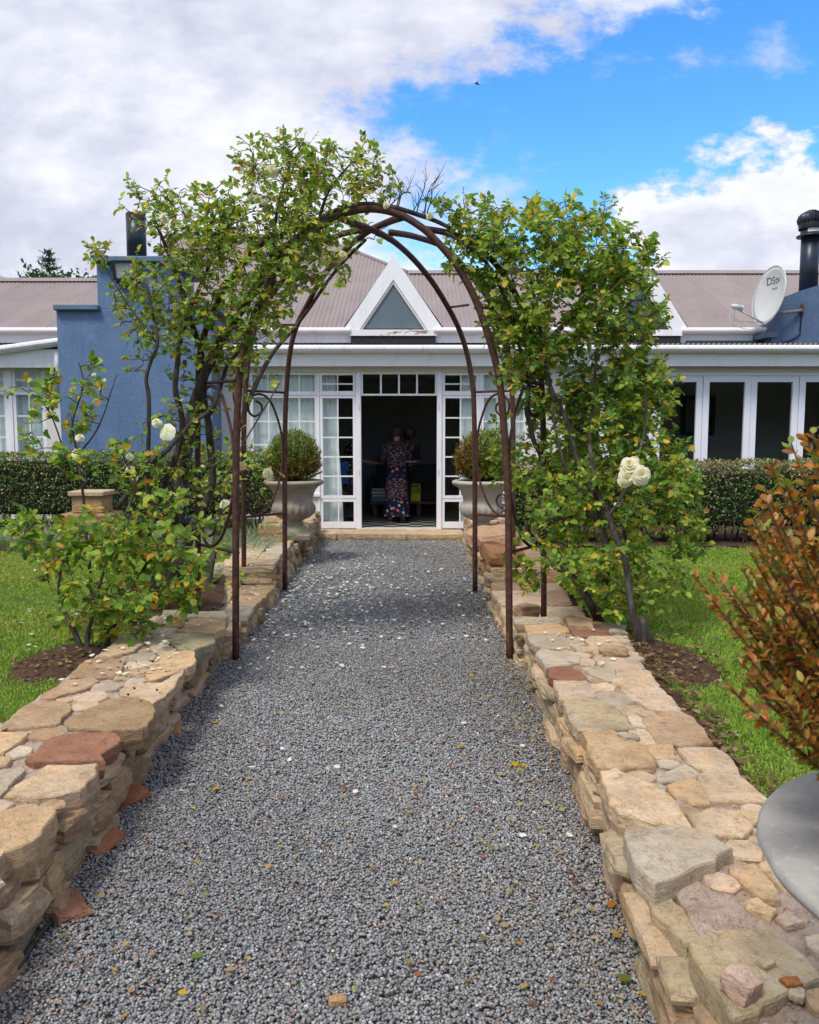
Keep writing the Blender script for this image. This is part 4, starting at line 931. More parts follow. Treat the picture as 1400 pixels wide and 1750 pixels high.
flue2 = MB().tube([(f2x, Yf, fZ(505, Yf)), (f2x, Yf, fZ(404, Yf))], fr, 24).build('flue', M_flue, ch2, True)
MB().lathe([(fr + .002, 0), (fr + .075, .0), (fr + .07, .02), (fr + .004, .03)], (f2x, Yf, fZ(405, Yf)), 24).build('storm_collar', M_flue, flue2, True)
zc = fZ(402, Yf)
MB().lathe([(fr + .015, 0), (fr + .015, .13), (0, .13)], (f2x, Yf, zc), 24).build('cowl_collar', M_flue, flue2, True)
for kk in range(22):
    t0 = 2 * math.pi * kk / 22; V = []
    for j in range(7):
        ph = -0.75 + j / 6 * 2.3; r0 = .215 * max(.05, math.cos(ph)); zz = zc + .235 + .15 * math.sin(ph)
        for dt, dr in ((0, 0), (.34, -.028)):
            tt = t0 + dt + .18 * j / 6; V.append((f2x + (r0 + dr) * math.cos(tt), Yf + (r0 + dr) * math.sin(tt), zz))
    part('cowl_vane', V, [(2 * j, 2 * j + 1, 2 * j + 3, 2 * j + 2) for j in range(6)], M_flue, flue2, True)
MB().lathe([(.185, -.02), (.19, .05), (.15, .18), (.06, .255), (0, .265)], (f2x, Yf, zc + .11), 22).build('cowl_core', M_black, flue2, True)
MB().lathe([(0, .0), (.07, -.004), (.085, -.02)], (f2x, Yf, zc + .388), 16).build('cowl_top', M_flue, flue2, True)
M_stick = simple('sticker', (.7, .72, .72), .5, .05, 5)
sk = MB()
for a in np.linspace(-2.3, -1.05, 7)[:-1]:
    b = a + (1.25 / 6); r_ = fr + .018
    sk.add([(f2x + r_ * math.cos(a), Yf + r_ * math.sin(a), zc + .03), (f2x + r_ * math.cos(b), Yf + r_ * math.sin(b), zc + .03), (f2x + r_ * math.cos(b), Yf + r_ * math.sin(b), zc + .085), (f2x + r_ * math.cos(a), Yf + r_ * math.sin(a), zc + .085)], [(0, 1, 2, 3)])
stk_ = sk.build('sticker', M_stick, flue2)

# ---- curtains
def curtain(label, px0, px1, py0, py1, y, waves, slant=0.0, amp=.011):
    x0, x1 = fX(px0, y), fX(px1, y); z0, z1 = fZ(py1, y), fZ(py0, y); n = waves * 8; V = []
    for i in range(n + 1):
        t = i / n
        for j in range(9):
            s = j / 8; xe = x1 + slant * s; x = x0 + (xe - x0) * t
            V.append((x + .006 * math.sin(9 * s + i), y + amp * math.sin(2 * math.pi * waves * t + .5 * math.sin(5 * t)) * (1 - .3 * math.sin(s * 3)) , z1 + (z0 - z1) * s))
    F = [(i * 9 + j, (i + 1) * 9 + j, (i + 1) * 9 + j + 1, i * 9 + j + 1) for i in range(n) for j in range(8)]
    tag(part('curtain', V, F, M_curtain, None, True), label, 'curtain', 'pale curtains behind the veranda glass')
curtain('pale green curtain behind the window with the round clipped bush in front', 428, 545, 636, 850, FY + .16, 12)
curtain('pale green curtain slanting across the narrow door leaf beside the weathered urn', 546, 573, 637, 900, FY + .17, 4, .12)
curtain('pale green curtain slanting across the door leaf beside the smooth urn', 788, 819, 637, 900, FY + .17, 4, 0)
curtain('pale curtain behind the window above the smooth grey urn', 819, 900, 636, 850, FY + .16, 8)
curtain('grey green curtain behind the french door next to the blue chimney', 24, 80, 626, 900, FY + .17, 6)
curtain('grey curtain edge in the window at the far left border', -45, 12, 626, 900, FY + .17, 6)

# ---- things fixed to the house
Yl = 12.02; fp = atY(213, 462, Yl)
fld = thing('floodlight', 'black square floodlight under the cap of the tall blue chimney', 'floodlight', fp)
tl = Matrix.Rotation(R(12), 3, 'X')
def fbox(name, b, mat, sm=False):
    m = MB().box(*b); m.V = [tuple(fp + tl @ Vector(q)) for q in m.V]; return m.build(name, mat, fld)
fb = MB()
fb.box(-.16, .16, .0, .09, -.13, .13); fb.box(-.17, -.13, -.03, -.001, -.14, .14); fb.box(.13, .17, -.03, -.001, -.14, .14); fb.box(-.129, .129, -.03, -.001, .105, .14); fb.box(-.129, .129, -.03, -.001, -.14, -.105)
fb.V = [tuple(fp + tl @ Vector(q)) for q in fb.V]; fb.build('housing', M_hose, fld)
M_lens = simple('lamp_glass', (.34, .37, .39), .6, .3, 9, 0, 0, .2)
fbox('lens', (-.128, .128, -.012, -.002, -.104, .104), M_lens)
fbox('bracket', (-.18, .18, .095, .12, -.17, -.14), M_hose); fbox('gear_box', (-.10, .10, .0, .08, -.21, -.132), M_hose)
lp = atY(92, 655, FY - .12)
lan = thing('wall_lantern', 'dark wall lantern with a milky glass bowl beside the downpipe', 'lantern', lp)
MB().lathe([(0, .13), (.012, .12), (.015, .09), (.05, .075), (.085, .045), (.10, .0), (.085, -.005), (0, -.005)], lp, 16).build('hood', M_black, lan, True)
MB().lathe([(.075, -.006), (.08, -.05), (.06, -.11), (.03, -.135), (0, -.14)], lp, 16).build('glass_bowl', simple('milk_glass', (.6, .6, .58), .3, .08, 4), lan, True)
MB().tube([lp + Vector((0, 0, .1)), lp + Vector((0, .06, .13)), lp + Vector((0, .11, .1))], .012, 6).build('arm', M_black, lan, True)

# satellite dish
dp = atY(1316, 505, 12.85)
dish = thing('satellite_dish', 'grey satellite dish on a bent arm fixed to the slate blue chimney', 'satellite dish', dp)
M_dish = simple('dish_paint', (.55, .57, .58), .5, .06, 4); 
dn = Vector((-.96, -.17, .16)).normalized(); dx_ = Vector((0, 0, 1)).cross(dn).normalized(); du = dn.cross(dx_)
V = []; n = 40; rings = 7
for r_ in range(rings + 1):
    q = r_ / rings
    for kk in range(n):
        t = 2 * math.pi * kk / n; V.append(dp + dx_ * (.40 * q * math.cos(t)) + du * (.44 * q * math.sin(t)) + dn * (.085 * q * q - .06))
F = [(r_ * n + kk, r_ * n + (kk + 1) % n, (r_ + 1) * n + (kk + 1) % n, (r_ + 1) * n + kk) for r_ in range(rings) for kk in range(n)]
b = len(V)
for r_ in range(rings + 1):
    for kk in range(n): V.append(V[r_ * n + kk] - dn * .012)
F += [tuple(b + i for i in reversed(f)) for f in F]
F += [(rings * n + kk, rings * n + (kk + 1) % n, b + rings * n + (kk + 1) % n, b + rings * n + kk) for kk in range(n)]
part('reflector', V, F, M_dish, dish, True)
MB().tube([dp + dx_ * (.406 * math.cos(t)) + du * (.446 * math.sin(t)) + dn * .022 for t in np.linspace(0, 2 * math.pi, 49)], .010, 6, False).build('rim', M_dish, dish, True)
lnb = atY(1257, 524, 12.45)
low = dp - du * .43 + dn * .02
MB().tube([low, lnb + Vector((.02, 0, -.03))], .013, 8).build('feed_arm', M_dish, dish, True)
MB().tube([low, lnb + Vector((.0, .03, -.2)), lnb], .006, 6).build('cable', M_dish, dish, True)
MB().tube(smooth_path([low, low + Vector((-.2, -.1, -.1)), lnb + Vector((.0, .0, -.28)), lnb + Vector((-.08, 0, -.14)), lnb], 5), .005, 5).build('cable', M_dish, dish, True)
lm = MB().tube([lnb - dn * .10, lnb + dn * .0, lnb + dn * .06], [.035, .04, .03], 10); lm.build('receiver_head', M_dish, dish, True)
MB().tube([lnb - dn * .115, lnb - dn * .1], [.045, .045], 10).build('feed_horn', M_dish, dish, True)
hub = dp - dn * .08; wall = atY(1371, 530, Yc - .02)
M_pipe = simple('galvanised_pipe', (.20, .19, .18), .6, .3, 12, 0, .4)
MB().tube(smooth_path([hub, atY(1332, 532, 12.95), atY(1350, 533, 13.0), wall], 5), .025, 8).build('mount_arm', M_pipe, dish, True)
MB().box(wall.x - .03, wall.x + .03, Yc - .015, Yc - .002, wall.z - .08, wall.z + .09, .004).build('mount_plate', M_rust, dish)
MB().tube(smooth_path([wall, atY(1368, 560, Yc - .015), atY(1366, 572, Yc - .015), atY(1350, 582, Yc - .02), atY(1325, 590, Yc - .04), atY(1314, 592, Yc - .06)], 5), .012, 6).build('cable', M_black, dish, True)
M_print = simple('dark_print', (.07, .085, .10), .6, .1, 5)
def dish_text(txt, size, ou, ov, name):
    cu = bpy.data.curves.new(name, 'FONT'); cu.body = txt; cu.size = size; cu.align_x = 'CENTER'
    tmp = bpy.data.objects.new('tmp', cu); COL.objects.link(tmp); dg = bpy.context.evaluated_depsgraph_get()
    me = bpy.data.meshes.new_from_object(tmp.evaluated_get(dg)); bpy.data.objects.remove(tmp); me.name = name
    for q in me.vertices:
        a, b_ = q.co.x + ou, q.co.y + ov; rr = (a / .40) ** 2 + (b_ / .44) ** 2
        q.co = dx_ * a + du * b_ + dn * (.085 * rr - .06 + .004)
    me.materials.clear(); me.materials.append(M_print); o = link(name, me, M_print, dish, dp); return o
dish_text('DStv', .165, -.02, .185, 'lettering')
sm = MB()
for i, hgt in enumerate((.03, .022, .022, .04, .022, .034)):
    a = -.05 + i * .024; rr = .12
    sm.add([dp + dx_ * (a + q0) + du * (.105 + q1) + dn * (.085 * ((a / .4) ** 2 + (.105 / .44) ** 2) - .056) for q0, q1 in ((0, 0), (.013, 0), (.013, hgt), (0, hgt))], [(0, 1, 2, 3)])
sm.build('small_print', M_print, dish)

# ---- inside the open door: furniture
M_wood = simple('dark_wood', (.11, .05, .028), .5, .3, 6)
bp = atY(690, 858, 14.7)
bench = thing('wooden_bench', 'low dark wooden bench inside the open door', 'bench', (bp.x, 14.7, FLOOR))
zb = atY(700, 856, 14.6).z
MB().box(fX(632, 14.5), fX(752, 14.5), 14.45, 14.85, zb - .05, zb, .006).build('seat', M_wood, bench)
for px in (640, 716): MB().box(fX(px - 4, 14.5), fX(px + 4, 14.5), 14.52, 14.78, FLOOR, zb - .051, .004).build('leg', M_wood, bench)
M_yel = simple('yellow_plastic', (.72, .66, .01), .4, .05, 5)
yb = thing('yellow_box', 'open yellow plastic box on the dark bench', 'box', (fX(709, 14.5), 14.55, zb))
xa, xb = fX(699, 14.5), fX(719, 14.5); h = .30
m = MB(); m.box(xa, xb, 14.72, 14.73, zb, zb + h); m.box(xa, xa + .012, 14.48, 14.719, zb, zb + h); m.box(xb - .012, xb, 14.48, 14.719, zb, zb + h); m.box(xa + .0125, xb - .0125, 14.48, 14.719, zb, zb + .012); m.build('case', M_yel, yb)
m = MB(); m.box(xa + .013, xb - .013, 14.482, 14.492, zb + .013, zb + h * .5); m.build('front_panel', M_yel, yb)
m = MB(); m.box(xa + .03, xb - .03, 14.715, 14.719, zb + h - .05, zb + h - .03); m.build('slot', M_black, yb)
for i, (dz, hh, c, lb) in enumerate(((0, .075, (.05, .30, .33), 'teal box at the bottom of the stack on the dark bench'), (.076, .05, (.04, .04, .05), 'dark book on the teal box on the bench'), (.127, .06, (.30, .16, .07), 'tan book in the middle of the stack on the bench'), (.188, .05, (.03, .03, .035), 'black book on top of the stack on the bench'))):
    xa, xb = fX(634, 14.5) + .01 * (i % 2), fX(657, 14.5) + .02 * (i % 3)
    bk = thing('book', lb, 'book', (xa, 14.6, zb + dz), 'stack on the bench'); mm = simple('cover_%d' % i, c, .5, .1, 5)
    MB().box(xa, xb, 14.5, 14.75, zb + dz + .001, zb + dz + .008).box(xa, xb, 14.5, 14.75, zb + dz + hh - .008, zb + dz + hh - .001).box(xb - .008, xb, 14.5, 14.75, zb + dz + .0085, zb + dz + hh - .0085).build('cover', mm, bk)
    MB().box(xa + .006, xb - .0085, 14.508, 14.742, zb + dz + .0085, zb + dz + hh - .0085).build('pages', M_cream if i != 0 else mm, bk)
# a sofa-like pale settee in the gloom behind and a picture in the room on the right
se = thing('settee', 'dim upholstered settee against the back of the dark room', 'settee', (0, 16.3, FLOOR)); M_set = simple('settee_cloth', (.10, .10, .10), .9, .1, 8)
for nm, b in (('seat', (fX(640, 16), fX(760, 16), 15.9, 16.6, FLOOR + .12, FLOOR + .42)), ('backrest', (fX(640, 16), fX(760, 16), 16.601, 16.8, FLOOR + .12, FLOOR + .85)), ('armrest', (fX(628, 16), fX(640, 16) - .002, 15.9, 16.8, FLOOR, FLOOR + .6)), ('armrest', (fX(760, 16) + .002, fX(772, 16), 15.9, 16.8, FLOOR, FLOOR + .6))):
    MB().box(*b, .04).build(nm, M_set, se)
pf = thing('picture_frame', 'black framed picture on the wall behind the folding glass doors', 'picture', atY(1193, 708, 17.1))
a0, a1, c0, c1 = fX(1166, 17.1), fX(1223, 17.1), fZ(744, 17.1), fZ(676, 17.1)
m = MB(); m.box(a0, a0 + .08, 17.1, 17.16, c0, c1); m.box(a1 - .08, a1, 17.1, 17.16, c0, c1); m.box(a0 + .081, a1 - .081, 17.1, 17.16, c1 - .08, c1); m.box(a0 + .081, a1 - .081, 17.1, 17.16, c0, c0 + .08); m.build('frame', M_black, pf)
MB().box(a0 + .081, a1 - .081, 17.13, 17.15, c0 + .081, c1 - .081).build('print', simple('print_paper', (.12, .13, .13), .6, .2, 3), pf)

# ---- people
M_skin = simple('skin', (.42, .23, .16), .55, .06, 8); M_skin2 = simple('dark_skin', (.14, .075, .05), .55, .06, 8)
def skin_mesh(name, verts, edges, radii, root, levels=2):
    me = bpy.data.meshes.new(name); me.from_pydata([tuple(v_) for v_ in verts], edges, [])
    ob = bpy.data.objects.new('tmp', me); COL.objects.link(ob)
    md = ob.modifiers.new('s', 'SKIN'); sv = me.skin_vertices[0].data
    for i, r_ in enumerate(radii): sv[i].radius = r_ if isinstance(r_, tuple) else (r_, r_); sv[i].use_root = (i == root)
    md.use_smooth_shade = True; sb = ob.modifiers.new('d', 'SUBSURF'); sb.levels = levels
    dg = bpy.context.evaluated_depsgraph_get(); out = bpy.data.meshes.new_from_object(ob.evaluated_get(dg)); bpy.data.objects.remove(ob); out.name = name
    return out
def body(parent, base, H, joints, skin, face=-1):
    """joints: dict of positions relative to the base in units of height; one continuous skinned figure"""
    J = joints; names = list(J); idx = {n_: i for i, n_ in enumerate(names)}
    chains = [('pelvis', 'waist', 'chest', 'neck', 'jaw', 'head', 'crown'), ('chest', 'sh_l', 'el_l', 'wr_l', 'pa_l'), ('chest', 'sh_r', 'el_r', 'wr_r', 'pa_r'), ('pelvis', 'hip_l', 'kn_l', 'an_l', 'to_l'), ('pelvis', 'hip_r', 'kn_r', 'an_r', 'to_r')]
    rad = dict(pelvis=.078, waist=.065, chest=.075, neck=.03, jaw=.042, head=.052, crown=.03, sh=.036, el=.026, wr=.017, pa=.022, hip=.06, kn=.036, an=.024, to=.022, fi=.0055)
    V = [Vector(base) + Vector(J[n_]) * H for n_ in names]; E_ = []; r_ = [rad[n_.split('_')[0]] * H for n_ in names]
    for c in chains:
        for a, b_ in zip(c, c[1:]): E_.append((idx[a], idx[b_]))
    for s in ('l', 'r'):                               # five unequal fingers, thumb from the side of the palm
        pa, wr = V[idx['pa_' + s]], V[idx['wr_' + s]]; d = (pa - wr).normalized(); sd = d.cross(Vector((0, 0, 1))); sd = sd.normalized() if sd.length > .1 else Vector((1, 0, 0))
        for kk, (o_, l_) in enumerate(((-.014, .036), (-.005, .045), (.004, .048), (.013, .043))):
            p = pa + sd * o_ * H; V += [p + d * l_ * H * .5 + Vector((0, 0, -.004 * H)), p + d * l_ * H + Vector((0, 0, -.016 * H))]; r_ += [.0055 * H, .0045 * H]
            E_ += [(idx['pa_' + s], len(V) - 2), (len(V) - 2, len(V) - 1)]
        p = wr.lerp(pa, .5) + sd * .022 * H; V += [p, p + (d + sd * .5).normalized() * .03 * H]; r_ += [.007 * H, .0055 * H]; E_ += [(idx['wr_' + s], len(V) - 2), (len(V) - 2, len(V) - 1)]
    me = skin_mesh('person_body', V, E_, r_, idx['pelvis'])
    c = Vector(base); 
    for q in me.vertices: q.co -= c
    return link('body', me, skin, parent, c), {n_: V[idx[n_]] for n_ in names}
def loft(name, rings, mat, parent, seg=28, ripple=0.0, cap=True):
    V = []
    for i, (x, y, z, rx_, ry_) in enumerate(rings):
        for kk in range(seg):
            t = 2 * math.pi * kk / seg; q = 1 + ripple * i / len(rings) * math.sin(t * 9 + i * .4)
            V.append((x + rx_ * q * math.cos(t), y + ry_ * q * math.sin(t), z))
    n = len(rings)
    F = [(i * seg + kk, i * seg + (kk + 1) % seg, (i + 1) * seg + (kk + 1) % seg, (i + 1) * seg + kk) for i in range(n - 1) for kk in range(seg)]
    if cap: F += [tuple(range(seg)), tuple((n - 1) * seg + kk for kk in range(seg))]
    return part(name, V, F, mat, parent, True)
def pose(lean=0.0, reach=.2, head_y=.03):
    return dict(pelvis=(0, 0, .52), waist=(0, .01, .60), chest=(0, .02 + lean, .74), neck=(0, .03 + lean, .845), jaw=(0, .045 + lean + head_y, .885), head=(0, .05 + lean + head_y, .93), crown=(0, .04 + lean + head_y, .975),
        sh_l=(-.105, .02 + lean, .80), el_l=(-.14, .05 + lean, .64), wr_l=(-.10, .05 + lean + reach, .60), pa_l=(-.085, .09 + lean + reach, .60),
        sh_r=(.105, .02 + lean, .80), el_r=(.14, .05 + lean, .64), wr_r=(.10, .05 + lean + reach, .60), pa_r=(.085, .09 + lean + reach, .60),
        hip_l=(-.055, 0, .49), kn_l=(-.06, .012, .27), an_l=(-.062, -.012, .045), to_l=(-.07, .075, .015), hip_r=(.055, 0, .49), kn_r=(.06, .012, .27), an_r=(.062, -.012, .045), to_r=(.07, .075, .015))
def make_print(name, bands):
    """dark cloth with a scatter of small pale specks and of larger coral and white flowers in bands"""
    m = Mat(name); vo = m.node('ShaderNodeTexVoronoi'); vo.inputs['Scale'].default_value = 46; m.l.new(m.tc.outputs['Object'], vo.inputs['Vector'])
    speck = m.ramp(vo.outputs['Distance'], [(0.30, (.36, .24, .25)), (0.40, (.018, .012, .02))])
    v2 = m.node('ShaderNodeTexVoronoi'); v2.inputs['Scale'].default_value = 15; m.l.new(m.tc.outputs['Object'], v2.inputs['Vector'])
    fl_ = m.ramp(v2.outputs['Distance'], [(0.30, (1, 1, 1)), (0.36, (0, 0, 0))]); hue = m.node('ShaderNodeSeparateColor'); m.l.new(v2.outputs['Color'], hue.inputs[0])
    fc = m.ramp(hue.outputs[0], [(0.0, (.75, .14, .11)), (0.38, (.10, .12, .26)), (0.62, (.55, .48, .46)), (0.8, (.04, .10, .09))], 'CONSTANT')
    flower = m.mix(fl_, (.010, .012, .035), fc)
    sep = m.node('ShaderNodeSeparateXYZ'); g = m.node('ShaderNodeNewGeometry'); m.l.new(g.outputs['Position'], sep.inputs[0])
    z0, z1 = .0, 2.0; mp = m.node('ShaderNodeMapRange'); m.l.new(sep.outputs[2], mp.inputs[0]); mp.inputs[1].default_value = z0; mp.inputs[2].default_value = z1
    st_ = [(0.0, (1, 1, 1))]; 
    for z, on in bands: st_.append((z / 2.0, (1, 1, 1) if on else (0, 0, 0)))
    sel = m.ramp(mp.outputs[0], st_, 'CONSTANT')
    return m.set(m.mix(sel, speck, flower), .85, 0, .2)
PW = atY(678, 889, 13.62); PW.z = FLOOR
wom = thing('person', 'person seen from behind in a long dark floral dress and sandals in the doorway', 'person', PW)
Hh = 1.60
bd, J = body(wom, PW, Hh, pose(.02, .16, .02), M_skin)
zb_ = lambda f: FLOOR + Hh * f
M_dress = make_print('floral_dress', [(.50, False), (.83, True), (1.05, False)])
X, Y_ = PW.x, PW.y
loft('dress', [(X, Y_, zb_(.065), .225, .17), (X, Y_, zb_(.12), .215, .165), (X, Y_, zb_(.26), .20, .155), (X, Y_, zb_(.42), .185, .15), (X, Y_, zb_(.53), .178, .145), (X, Y_ + .01, zb_(.60), .155, .125), (X, Y_ + .02, zb_(.68), .165, .13), (X, Y_ + .03, zb_(.76), .185, .135), (X, Y_ + .03, zb_(.805), .175, .12), (X, Y_ + .04, zb_(.83), .11, .09), (X, Y_ + .05, zb_(.845), .065, .06)], M_dress, wom, 36, .05)
for s in ('l', 'r'):
    MB().tube([J['sh_' + s] + Vector((0, 0, .0)), J['sh_' + s].lerp(J['el_' + s], .5), J['el_' + s], J['el_' + s].lerp(J['wr_' + s], .75)], [.072, .066, .058, .05], 14).build('sleeve', M_dress, wom, True)
    a = J['an_' + s]; MB().box(a.x - .045, a.x + .045, a.y - .05, a.y + .19, FLOOR + .001, FLOOR + .022, .008).build('sandal', simple('sandal_leather', (.20, .11, .07), .6), wom)
    MB().tube([a + Vector((.045 * math.cos(t), .05 * math.sin(t), .015)) for t in np.linspace(0, 2 * math.pi, 13)], .008, 6, False).build('sandal_strap', M_wood, wom, True)
M_hair = simple('dark_hair', (.035, .024, .02), .55, .4, 20, .4)
def hair(parent, J, H, mat, back=-1):
    c = J['head']; V = []; seg, rg = 20, 12
    for i in range(rg + 1):
        ph = math.pi * i / rg
        for kk in range(seg):
            t = 2 * math.pi * kk / seg; d = Vector((math.sin(ph) * math.cos(t), math.sin(ph) * math.sin(t), math.cos(ph)))
            rr = .068 + .007 * mnoise.noise(d * 3); f = d.y * -back
            drop = 1.0 if (d.z > -.15 or f < .15) else 0
            cut = .80 if (f > .35 and d.z < .35) else 1
            V.append(c + Vector((d.x * rr * H * cut, d.y * rr * 1.08 * H * cut, d.z * rr * (1.0 if d.z > 0 else 1.25) * H + .004 * H)))
    F = [(i * seg + kk, i * seg + (kk + 1) % seg, (i + 1) * seg + (kk + 1) % seg, (i + 1) * seg + kk) for i in range(rg) for kk in range(seg)]
    part('hair', V, F, mat, parent, True)
hair(wom, J, Hh, M_hair, 1)
def simple_person(label, px, Y, H, lean, reach, shirt, trousers, flip, shear=0):
    b = Vector((fX(px, Y), Y, FLOOR)); p = thing('person', label, 'person', b); ps = pose(lean, reach, .02)
    if flip == 'side': ps = {k_: (v_[1], -v_[0], v_[2]) for k_, v_ in ps.items()}       # facing +X
    elif flip: ps = {k_: (v_[0], -v_[1], v_[2]) for k_, v_ in ps.items()}                # facing the camera
    ps = {k_: (v_[0] + shear * max(0, v_[2] - .5), v_[1], v_[2]) for k_, v_ in ps.items()}
    bd_, J_ = body(p, b, H, ps, M_skin2)
    q = lambda n_: J_[n_]
    MB().tube([q('pelvis') - Vector((0, 0, .02)), q('waist'), q('chest'), q('neck') - Vector((0, 0, .05))], [.15, .135, .155, .07], 18).build('shirt', shirt, p, True)
    for s in ('l', 'r'):
        MB().tube([q('sh_' + s), q('sh_' + s).lerp(q('el_' + s), .5), q('el_' + s)], [.07, .062, .052], 12).build('sleeve', shirt, p, True)
        MB().tube([q('hip_' + s) + Vector((0, 0, .05)), q('kn_' + s), q('an_' + s) + Vector((0, 0, .02))], [.11, .078, .06], 12).build('trouser_leg', trousers, p, True)
        a, t_ = q('an_' + s), q('to_' + s); MB().tube([a - Vector((0, 0, .03)), t_ + Vector((0, 0, .01))], [.045, .04], 10).build('shoe', M_black, p, True)
    hair(p, J_, H, M_hair, {'side': 0}.get(flip, -1 if flip else 1)); return p, J_
M_dshirt = simple('navy_shirt', (.014, .016, .022), .9, .2, 8)
p2, J2 = simple_person('person in dark clothes mostly hidden behind the floral dress, bending over something pale', 685, 14.15, 1.60, .03, .16, M_dshirt, M_dshirt, True, .22)
M_patt = make_print('patterned_shirt', [(5, False)])
p3, J3 = simple_person('person in a patterned shirt and blue apron standing behind the narrow door leaf', 597, 14.05, 1.62, .02, .20, M_patt, M_dshirt, 'side')
ap = simple('blue_apron', (.02, .10, .42), .7, .1, 6)
bx_ = J3['pelvis']; MB().box(bx_.x - .17, bx_.x + .0, bx_.y - .185, bx_.y - .165, FLOOR + .62, FLOOR + 1.0, .006).build('apron', ap, p3)
M_plate = simple('plate_glaze', (.30, .31, .31), .35, .05, 5)
pc = (J2['pa_l'] + J2['pa_r']) / 2 + Vector((.14, -.02, .035))
tag(MB().lathe([(0, 0), (.09, .0), (.15, .022), (.152, .028), (.09, .008), (0, .008)], pc, 24).build('plate', M_plate, None, True), 'pale plate held by the person hidden behind the floral dress', 'plate')
bc = (J3['pa_l'] + J3['pa_r']) / 2 + Vector((.06, 0, .03))
tag(MB().lathe([(0, 0), (.045, .0), (.08, .035), (.09, .06), (.084, .06), (.074, .036), (0, .01)], bc, 20).build('bowl', M_black, None, True), 'small dark bowl held at the edge of the doorway', 'bowl')

# ================================================================== ROSE ARCH
arch = thing('rose_arch', 'rusty iron garden arch with scrolled side panels spanning the gravel path', 'arch', (-.27, 7, 0))
PR = .025
def bar(pts, r=PR, name='post', per=5, sides=10):
    P = smooth_path([atY(a, b, y) for a, b, y in pts], per); return MB().tube(P, r, sides).build(name, M_rust, arch, True)
def ground_to(pts, zb):
    q = pts[0]; p = atY(q[0], q[1], q[2]); return [Vector((p.x, p.y, zb)), *[atY(*w) for w in pts[1:]]]
def bar2(pts, zb, r=PR, name='post'): return MB().tube(smooth_path(ground_to(pts, zb), 5), r, 10).build(name, M_rust, arch, True)
Y1 = 5.68
bar2([(403, 1125, Y1), (403, 950, Y1), (404, 760, Y1), (408, 670, Y1), (415, 610, Y1), (428, 560, Y1), (447, 510, Y1), (472, 462, Y1), (502, 424, Y1), (541, 389, Y1), (581, 367, Y1), (633, 357, Y1), (681, 366, Y1), (720, 388, Y1), (748, 414, Y1), (773, 443, Y1), (798, 482, Y1), (818, 525, Y1), (835, 575, Y1), (851, 635, Y1), (859, 700, Y1), (868, 835, Y1), (870, 1000, Y1), (871, 1131, Y1)][:], -.02, name='front_hoop')
# close the right foot of the front hoop into the gravel
MB().tube([atY(870.5, 1080, Y1), Vector((atY(871, 1131, Y1).x, Y1, -.03))], PR * .999, 10).build('post_foot', M_rust, arch, True)
bar2([(487, 1008, 8.2), (487, 760, 8.2), (490, 660, 8.2), (497, 595, 8.15), (508, 555, 8.1), (523, 525, 8.0), (550, 476, 7.7), (585, 432, 7.2), (627, 397, 6.6), (662, 380, 6.15), (688, 371, 5.73)], -.02, name='rear_hoop')
bar2([(812, 1015, 8.1), (811, 728, 8.1), (805, 639, 8.1), (787, 568, 8.0), (751, 500, 7.7), (716, 453, 7.3), (680, 418, 6.8), (650, 399, 6.4), (620, 387, 6.1), (578, 371, 5.73)], -.02, name='rear_hoop')
bar2([(338, 1020, 6.1), (338, 760, 6.1), (339, 640, 6.1), (346, 585, 6.1), (366, 528, 6.05), (400, 470, 6.0), (448, 415, 5.9), (505, 385, 5.8), (560, 376, 5.74)], .15, .022, 'side_post')
bar2([(930, 1050, 6.1), (929, 800, 6.1), (926, 660, 6.1), (914, 590, 6.1), (893, 528, 6.05), (862, 470, 6.0), (820, 425, 5.9), (772, 400, 5.8), (725, 391, 5.72)], .15, .022, 'side_post')
bar2([(417, 1010, 7.8), (417, 740, 7.8), (422, 640, 7.8), (432, 575, 7.8), (455, 520, 7.75), (490, 470, 7.6), (535, 425, 7.2), (585, 400, 6.7), (630, 392, 6.3)], .1, .024, 'side_post')
bar2([(877, 1008, 7.8), (877, 740, 7.8), (873, 640, 7.8), (862, 575, 7.8), (840, 520, 7.75), (805, 470, 7.6), (762, 425, 7.2), (712, 405, 6.7), (668, 397, 6.3)], .1, .024, 'side_post')
SC = [(835,425),(858,436),(870,460),(862,495),(825,515),(796,485),(800,420),(850,380),(910,410),(950,500),(980,620),(986,750),(972,880),(930,1010),(880,1090),(820,1115),(785,1070),(790,1010),(830,985),(860,1010),(855,1050),(825,1070)]
for (ox, oy, ix, iy, zt_, zb_2) in ((atY(338, 700, 6.1).x, 6.1, atY(404, 760, Y1).x, Y1, 1.96, .765), (atY(929, 700, 6.1).x, 6.1, atY(866, 800, Y1).x, Y1, 1.96, .765), (atY(417, 700, 7.8).x, 7.8, atY(487, 760, 8.2).x, 8.2, 2.0, .80), (atY(877, 700, 7.8).x, 7.8, atY(811, 740, 8.1).x, 8.1, 2.0, .80)):
    P = [Vector((ox + (ix - ox) * (a - 770) / 230, oy + (iy - oy) * (a - 770) / 230, zt_ + (zb_2 - zt_) * (b - 365) / 755)) for a, b in SC]
    MB().tube(smooth_path(P, 4), .0115, 7).build('scroll', M_rust, arch, True)
    for z in (zt_, zb_2): MB().tube([(ox, oy, z), (ix, iy, z)], .012, 7).build('rung', M_rust, arch, True)
for a, b in (((769, 525, 7.85), (801, 521, 7.6)), ((818, 525, Y1), (893, 528, 6.05)), ((428, 560, Y1), (352, 562, 6.08)), ((508, 555, 8.1), (440, 555, 7.79))):
    MB().tube([atY(*a), atY(*b)], .011, 7).build('rung', M_rust, arch, True)

